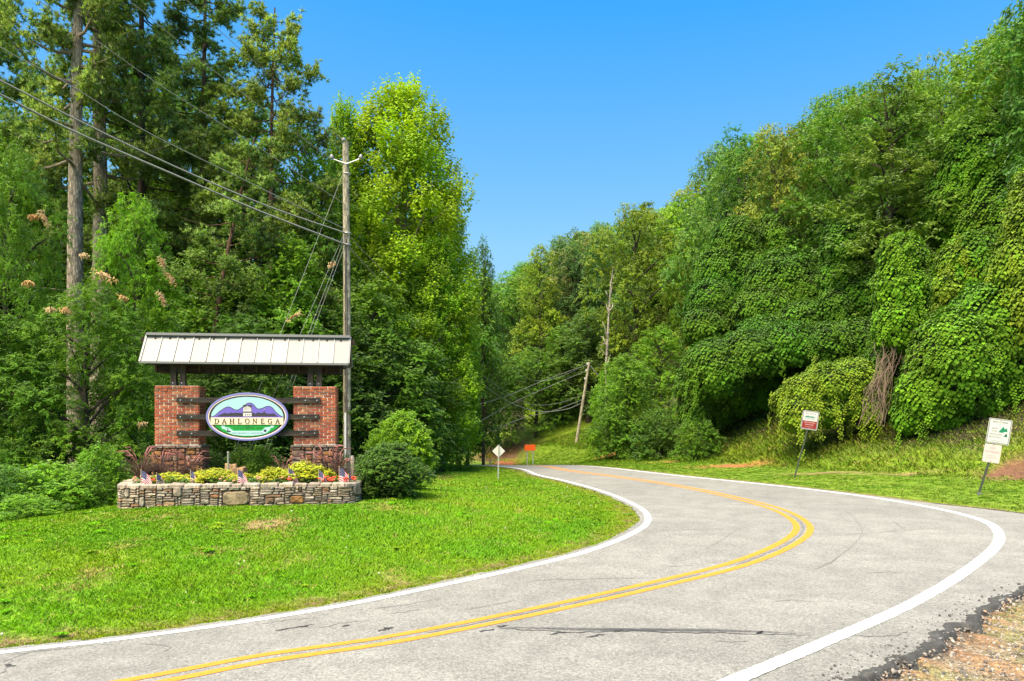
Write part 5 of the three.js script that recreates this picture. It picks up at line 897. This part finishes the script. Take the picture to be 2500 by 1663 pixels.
// ───────────────────────── utility poles and wires ─────────────────────────
const poleMat = new THREE.MeshStandardMaterial({ map: barkTex, bumpMap: barkTex, bumpScale: .02, color: C(1.65, 1.6, 1.32), roughness: .92 }), steel = std([.5, .52, .52], .45, { metalness: .6 }), cable = std([.2, .21, .21], .6), alum = std([.5, .51, .5], .5, { metalness: .3 });
const PD = 27, PX = bedX(847, PD), pole1 = thing('utility_pole', 'tall grey wooden utility pole behind the right end of the sign roof', 'utility pole', V(PX, gy(PX, PD), -PD));
const loc = (px, py, D = PD) => at(px, py, D).sub(pole1.position);
{
  const topY = hgt(PD, 347) - pole1.position.y; part('pole', tube([V(0, -.5, 0), V(0, topY * .5, 0), V(-.05, topY, 0)], [.15, .135, .115], 14), poleMat, pole1);
  for (const s of [-1, 1]) { const a = part('insulator_arm', tube([V(0, loc(0, 403).y, .1), V(s * .38, loc(0, 394).y, .12), V(s * .5, loc(0, 391).y, .12)], [.03, .026, .03], 8), steel, pole1); part('insulator', new THREE.LatheGeometry([[0, 0], [.05, 0], [.09, .03], [.05, .05], [.085, .08], [.05, .1], [.04, .15], [0, .16]].map(([x, y]) => new THREE.Vector2(x, y)), 12).translate(s * .53, loc(0, 391).y + .01, .12), std([.32, .34, .36], .3), a); }
  part('insulator', new THREE.LatheGeometry([[0, 0], [.05, 0], [.1, .03], [.055, .05], [.09, .08], [.05, .1], [0, .14]].map(([x, y]) => new THREE.Vector2(x, y)), 12).translate(-.1, topY + .0, .08), std([.32, .34, .36], .3), pole1);
  part('conduit', tube([V(.02, .2, .165), V(.03, loc(0, 750).y, .15), V(.0, loc(0, 640).y, .145), V(.0, loc(0, 585).y, .14)], [.022, .02, .02, .02], 8), std([.07, .065, .06], .8), pole1); part('conduit', tube([V(-.045, 1, .16), V(-.035, loc(0, 700).y, .15), V(-.02, loc(0, 600).y, .14)], [.012, .012, .012], 6), std([.07, .065, .06], .8), pole1);
  part('riser_guard', box(.07, 2.0, .04, -.02, loc(0, 1075).y, .17), std([.72, .72, .7], .6), pole1, 'white plastic cable guard');
  part('clamp', new THREE.TorusGeometry(.145, .02, 6, 18).rotateX(Math.PI / 2).translate(0, loc(0, 570).y, 0), steel, pole1); part('clamp', new THREE.TorusGeometry(.146, .02, 6, 18).rotateX(Math.PI / 2).translate(0, loc(0, 598).y, 0), steel, pole1); part('clamp', new THREE.TorusGeometry(.135, .018, 6, 18).rotateX(Math.PI / 2).translate(0, loc(0, 425).y, 0), steel, pole1);
}
const P2D = 68, pole2 = (() => { const a = at(1407, 1083, P2D), b = at(1439, 884, P2D); a.y = Math.min(a.y, gy(a.x, P2D)); const t = thing('utility_pole', 'leaning wooden utility pole on the grassy bank above the far bend', 'utility pole', a); const d = b.clone().sub(a); part('pole', tube([d.clone().multiplyScalar(-.06), d.clone().multiplyScalar(.5), d], [.15, .13, .11], 10), poleMat, t); for (const k of [.98, .9, .8]) part('insulator', new THREE.CylinderGeometry(.06, .08, .2, 8).translate(d.x * k - .16, d.y * k, d.z * k), std([.5, .5, .48], .4), t); return { a, b }; })();
function wire(label, pts, rad, mat = cable, name = 'power_line') { const t = new THREE.CatmullRomCurve3(pts); const m = shade(new THREE.Mesh(tube(t.getPoints(40), rad, 5), mat)); m.name = numbered(name); m.userData = { label, category: name === 'guy_wire' ? 'guy wire' : 'power line' }; scene.add(m); }
{
  const q = (px, py, D) => at(px, py, D), near = 17;
  const span = (list, D0, D1) => list.map(([px, py], i) => q(px, py, lerp(D0, D1, i / (list.length - 1))));
  wire('upper of the two thick cables crossing the left wood to the pole', span([[-80, 165], [0, 197], [184, 291], [383, 387], [647, 501], [846, 570]], 17, 26.85), .026);
  wire('lower of the two thick cables crossing the left wood to the pole', span([[-80, 195], [0, 231], [165, 314], [421, 425], [612, 507], [846, 598]], 17, 26.85), .032);
  wire('thin wire just above the two thick cables, reaching the pole from the left', span([[-60, 78], [33, 134], [159, 201], [344, 314], [597, 440], [843, 560]], 17, 26.9), .013);
  wire('thin wire crossing the frame top beside the double pine trunk down to the pole', span([[-40, -90], [92, 0], [199, 73], [383, 203], [612, 348], [843, 500]], 16, 26.9), .01);
  wire('thin wire running to the left insulator arm of the near pole', span([[200, -80], [337, 19], [497, 153], [658, 277], [807, 389]], 17, 26.9), .009);
  wire('thin wire before the airy pine running to the pole top', span([[360, -70], [478, 19], [555, 92], [681, 203], [838, 345]], 17, 26.9), .009);
  wire('thick cable sagging from the near pole past the poplars to the far pole', span([[848, 600], [930, 690], [1040, 812], [1140, 905], [1230, 975], [1310, 1004], [1380, 1000], [1418, 985]], 27.1, 67.8), .03);
  wire('upper communication wire sagging from the near pole to the far pole', span([[848, 572], [960, 690], [1080, 820], [1190, 925], [1290, 985], [1360, 985], [1422, 965]], 27.1, 67.8), .016);
  wire('thin wire from the right insulator arm falling before the poplars to the far pole', span([[884, 388], [960, 470], [1060, 610], [1160, 770], [1250, 900], [1330, 930], [1436, 890]], 27.1, 67.9), .009);
  wire('wire from the far pole top down to the left behind the far lawn', [q(1434, 890, 68), q(1330, 928, 60), q(1240, 966, 52), q(1160, 990, 44)].map((p, i) => i < 3 ? p : p), .016);
  wire('second wire from the far pole dropping left toward the dark trees', [q(1430, 906, 68), q(1340, 944, 60), q(1250, 985, 52), q(1170, 1030, 46)], .016);
  wire('lowest wire from the far pole running left over the orange sign', [q(1424, 975, 68), q(1350, 1003, 62), q(1280, 1020, 56), q(1200, 1052, 50)], .02);
  wire('short wire from the far pole up into the bright roadside trees', [q(1441, 892, 68), q(1455, 910, 64), q(1480, 935, 60)], .016);
  const gw = (label, a, b, D) => wire(label, [q(a[0], a[1], 26.9), q((a[0] + b[0]) / 2, (a[1] + b[1]) / 2, (26.9 + D) / 2), q(b[0], b[1], D)], .0055, std([.3, .31, .29], .6), 'guy_wire');
  gw('longest guy wire leaving the pole just below the insulator arms', [838, 422], [566, 1120], 23.5);
  gw('guy wire from the cable clamp, left one of the lower three', [842, 566], [604, 1112], 23.8); gw('guy wire from the cable clamp, middle one of the lower three', [842, 580], [640, 1112], 24); gw('guy wire from the lower cable clamp, right one of the lower three', [842, 598], [650, 1112], 24.2);
}
// ───────────────────────── road signs ─────────────────────────
const plate = (w, h, rad, d = .006) => { const s = new THREE.Shape(), x = w / 2, y = h / 2; s.moveTo(-x + rad, -y); s.lineTo(x - rad, -y); s.absarc(x - rad, -y + rad, rad, -Math.PI / 2, 0); s.lineTo(x, y - rad); s.absarc(x - rad, y - rad, rad, 0, Math.PI / 2); s.lineTo(-x + rad, y); s.absarc(-x + rad, y - rad, rad, Math.PI / 2, Math.PI); s.lineTo(-x, -y + rad); s.absarc(-x + rad, -y + rad, rad, Math.PI, Math.PI * 1.5); return new THREE.ExtrudeGeometry(s, { depth: d, bevelEnabled: false, curveSegments: 6 }); };
const printed = (w, h, rad, tex) => { const g = plate(w, h, rad, .0015), p = g.attributes.position, uv = g.attributes.uv; for (let i = 0; i < p.count; i++) uv.setXY(i, p.getX(i) / w + .5, p.getY(i) / h + .5); return g; };
const postMat = std([.06, .075, .05], .6, { metalness: .3 }), tin = std([.6, .6, .58], .5, { metalness: .5 });
function uPost(len, w = .055) { return merge([box(w, len, .008, 0, len / 2, 0), box(.008, len, .03, -w / 2 + .004, len / 2, -.015), box(.008, len, .03, w / 2 - .004, len / 2, -.015)]); }
{
  const D = 29.2, foot = at(1940, 1172, D); foot.y = gy(foot.x, D);
  const t = thing('roadside_sign', 'leaning sign with a white upper half and a dark red lower half', 'sign', foot, -.2); const tilt = -.245, H = hgt(D, 1006) - foot.y;
  const top = new THREE.Group(); void top;
  const lean = (m) => { m.rotation.z = tilt; return m; };
  lean(part('post', uPost(H / Math.cos(tilt) + .1).translate(0, -.1, 0), postMat, t));
  const tex = canvasTex(288, 360, (g, w, h) => { g.fillStyle = '#f1efec'; g.fillRect(0, 0, w, h); g.strokeStyle = '#3c3436'; g.lineWidth = 9; g.strokeRect(13, 13, w - 26, h - 26); g.fillStyle = '#a3231d'; g.fillRect(20, h * .54, w - 40, h * .4); g.textAlign = 'center'; g.fillStyle = '#5a5f66'; g.font = 'bold 24px serif'; g.fillText('TREE CITY USA', w / 2, 62); g.fillStyle = '#3f9c86'; g.beginPath(); g.moveTo(40, 128); g.quadraticCurveTo(90, 74, 130, 108); g.quadraticCurveTo(190, 86, 245, 128); g.fill(); g.fillStyle = '#4a5560'; g.font = 'bold 26px serif'; g.fillText('DAHLONEGA', w / 2, 160); g.fillStyle = '#f0d8cf'; g.font = 'bold 28px sans-serif'; g.fillText('APPALACHIAN', w / 2, h * .54 + 40, 220); g.fillText('Community', w / 2, h * .54 + 80, 220); g.font = '20px sans-serif'; g.fillText('of the mountains', w / 2, h * .54 + 116, 200); });
  const w = .61, h = .74, cy = H - .33, cx = -Math.tan(tilt) * cy, p = part('sign_plate', plate(w, h, .04), tin, t); p.position.set(cx, cy, .02); p.rotation.z = tilt * .55; const f = part('printed_face', printed(w, h, .04, tex), new THREE.MeshStandardMaterial({ map: tex, color: C(.6, .6, .6), roughness: .5 }), p); f.position.z = .0062;
  for (const s of [-1, 1]) part('bolt', new THREE.CylinderGeometry(.012, .012, .01, 8).rotateX(Math.PI / 2).translate(0, s * h * .42, .011), tin, p);
}
{
  const D = 22.6, foot = at(2389, 1216, D); foot.y = gy(foot.x, D); const t = thing('roadside_sign', 'leaning white sign with green mountains over a smaller faded pink sign', 'sign', foot, -.3), tilt = -.27, H = hgt(D, 1024) - foot.y;
  const po = part('post', uPost(H / Math.cos(tilt) + .1, .06).translate(0, -.1, 0), postMat, t); po.rotation.z = tilt; part('anchor', box(.1, .12, .07, .01, .04, 0), std([.2, .21, .19], .6, { metalness: .5 }), t).rotation.z = tilt;
  const tex = canvasTex(360, 450, (g, w, h) => { g.fillStyle = '#eff1ee'; g.fillRect(0, 0, w, h); g.strokeStyle = '#4b4d55'; g.lineWidth = 9; g.strokeRect(14, 14, w - 28, h - 28); g.fillStyle = '#55595f'; g.textAlign = 'center'; g.font = 'bold 46px serif'; g.fillText('WELCOME', w / 2, 76); g.font = 'bold 24px serif'; g.fillText('TO', w / 2, 112); g.font = 'bold 34px serif'; g.fillText('KEEP', 110, 190); g.fillText('OUR', 110, 240); g.fillText('MOUNTAINS', 140, 296, 200); g.fillText('BEAUTIFUL', 140, 346, 210); g.font = '26px serif'; g.fillText('LUMPKIN COUNTY', w / 2, 410, 230); g.fillStyle = '#0f9468'; g.beginPath(); [[170, 240], [235, 130], [262, 172], [290, 150], [312, 215], [262, 226], [236, 244]].forEach(([x, y], i) => i ? g.lineTo(x, y) : g.moveTo(x, y)); g.fill(); g.fillStyle = '#0c6b4c'; g.beginPath(); g.moveTo(258, 312); g.lineTo(300, 240); g.lineTo(318, 308); g.fill(); });
  const tex2 = canvasTex(240, 320, (g, w, h) => { g.fillStyle = '#f3e4e0'; g.fillRect(0, 0, w, h); g.textAlign = 'center'; g.fillStyle = '#e8a9ac'; g.font = 'bold 48px sans-serif'; g.fillText('NO', w / 2, 84); g.fillStyle = '#e6a0a6'; g.font = 'bold 44px sans-serif'; g.fillText('LITTERING', w / 2, 150, 200); g.font = 'bold 26px sans-serif'; g.fillStyle = '#dba8ac'; g.fillText('STRICTLY', w / 2, 210, 170); g.fillText('ENFORCED', w / 2, 250, 170); });
  const put = (name, w, h, tex3, cy, z, label) => { const cx = -Math.tan(tilt) * cy, p = part(name, plate(w, h, .035), tin, t, label); p.position.set(cx, cy, z); p.rotation.z = tilt * .55; const f = part('printed_face', printed(w, h, .035, tex3), new THREE.MeshStandardMaterial({ map: tex3, color: C(.6, .6, .6), roughness: .55 }), p); f.position.z = .0062; for (const s of [-1, 1]) part('bolt', new THREE.CylinderGeometry(.011, .011, .01, 8).rotateX(Math.PI / 2).translate(0, s * h * .44, .011), std([.1, .1, .1], .5), p); };
  put('upper_plate', .62, .76, tex, H - .37, .022, 'white plate with green mountains'); put('lower_plate', .46, .56, tex2, H - 1.04, .016, 'faded pink plate');
}
{ // grey back of a diamond sign
  const D = 30, foot = at(1216, 1166, D); foot.y = gy(foot.x, D); const t = thing('diamond_sign', 'grey back of a diamond warning sign at the far end of the lawn', 'sign', foot), H = hgt(D, 1086) - foot.y;
  part('post', uPost(H, .05), std([.42, .42, .38], .6, { metalness: .4 }), t).rotation.z = -.02; const d = part('sign_plate', plate(.37, .37, .02).rotateZ(Math.PI / 4), std([.62, .61, .54], .6, { metalness: .15 }), t); d.position.set(.02, H - .26, -.04);
}
{
  const D = 50, p0 = at(1196, 1112, D), t = thing('diamond_sign', 'small yellow diamond warning sign beyond the crest of the road', 'sign', V(p0.x, gy(p0.x, D), -D), .1), H = p0.y - t.position.y, tex = canvasTex(128, 128, (g, w, h) => { g.fillStyle = '#d9a92c'; g.fillRect(0, 0, w, h); g.strokeStyle = '#3a2c10'; g.lineWidth = 4; g.strokeRect(8, 8, w - 16, h - 16); g.save(); g.translate(64, 64); g.rotate(Math.PI / 4); g.lineWidth = 11; g.beginPath(); g.moveTo(-6, 34); g.lineTo(-6, 6); g.quadraticCurveTo(-6, -14, 14, -14); g.stroke(); g.beginPath(); g.moveTo(10, -30); g.lineTo(30, -14); g.lineTo(10, 2); g.fillStyle = '#3a2c10'; g.fill(); g.restore(); });
  part('post', uPost(H + .3, .06), std([.3, .3, .26], .7), t); const d = part('sign_plate', printed(.36, .36, .02, tex).rotateZ(Math.PI / 4), new THREE.MeshStandardMaterial({ map: tex, roughness: .5 }), t); d.position.set(0, H, .012);
}
{
  const D = 48, a = at(1294, 1093, D), t = thing('orange_sign', 'blank orange rectangular road-works sign on two posts beyond the road crest', 'sign', V(a.x, gy(a.x, D), -D), -.3), H = a.y - t.position.y;
  for (const s of [-1, 1]) part('post', uPost(H + .2, .07).translate(s * .2, 0, 0), std([.42, .42, .34], .7), t); const p = part('sign_plate', plate(.72, .38, .02, .012), std([1, .13, .01], .6), t); p.position.set(0, H, .012); p.rotation.z = .05;
}
// ───────────────────────── web nests in the left trees ─────────────────────────
{
  const r = rng(404), mats = [std([.46, .28, .11], .95), std([.48, .34, .17], .95), std([.4, .21, .08], .95)];
  const nest = (label, px, py, D, w, h, turn, k) => { const t = thing('web_nest', label, 'web nest', at(px, py, D)); const list = []; for (let i = 0; i < 60; i++) { const u = rr(-1, 1, r), c = V(u * w, (rr(-.5, .5, r) - Math.abs(u) * .2) * h, rr(-.12, .12, r)), e = c.clone().add(V(rr(-.07, .07, r), rr(-.11, .04, r), rr(-.07, .07, r))); list.push(tube([c, c.clone().lerp(e, .5).add(V(0, .03, 0)), e], [.004, rr(.008, .02, r), .003], 4, false)); } const g = new THREE.IcosahedronGeometry(1, 2), p = g.attributes.position; for (let i = 0; i < p.count; i++) { const s = .55 + .5 * noise(p.getX(i) * 2 + px, p.getY(i) * 2, p.getZ(i) * 2); p.setXYZ(i, p.getX(i) * w * s * .9, p.getY(i) * h * s * .5, p.getZ(i) * .14 * s); } g.computeVertexNormals(); part('web', g, mats[(k + 1) % 3], t); part('dry_leaves', merge(list), mats[k], t).userData.kind = 'stuff'; t.rotation.z = turn; };
  nest('largest orange-brown web nest draped over a bough left of the sign roof', 254, 672, 19.6, .36, .2, -.35, 0);
  nest('long tan web nest near the left edge, highest of the nests', 108, 532, 20.4, .26, .1, -1.1, 1); nest('small tan web nest left of the highest long nest', 82, 530, 20.4, .1, .06, 0, 2); nest('small orange web nest at the left edge, level with the largest nest', 70, 690, 19.2, .09, .07, .2, 0); nest('tan web nest at the foot of the bare trunk', 206, 624, 21, .1, .07, 0, 1);
  nest('pale upright web nest on the right side of the feathery tree', 397, 640, 22, .2, .1, -1.2, 1); nest('hanging tan web strand below the pale upright nest', 417, 680, 22, .24, .08, -1.0, 0); nest('ragged tan web nest lowest on the right side of the feathery tree', 397, 730, 21.8, .26, .1, -1.1, 1); nest('small orange web nest below the largest nest', 300, 727, 19.6, .09, .05, -.5, 0);
  nest('small pale web nest left of the hanging trunk, left one of a pair', 124, 757, 19.2, .08, .06, .1, 1); nest('brown upright web nest, right one of a pair', 160, 757, 19.2, .07, .1, .1, 0); nest('pale web nest slanting across the guy wires above the roof', 717, 772, 24.4, .3, .1, .55, 1); nest('tan web nest beside the utility pole half way up', 808, 646, 25, .13, .08, .5, 1); nest('small web nest at the left end of the roof, below its eave', 346, 1035, 20.5, .12, .06, .1, 1);
}
renderer.render(scene, camera);
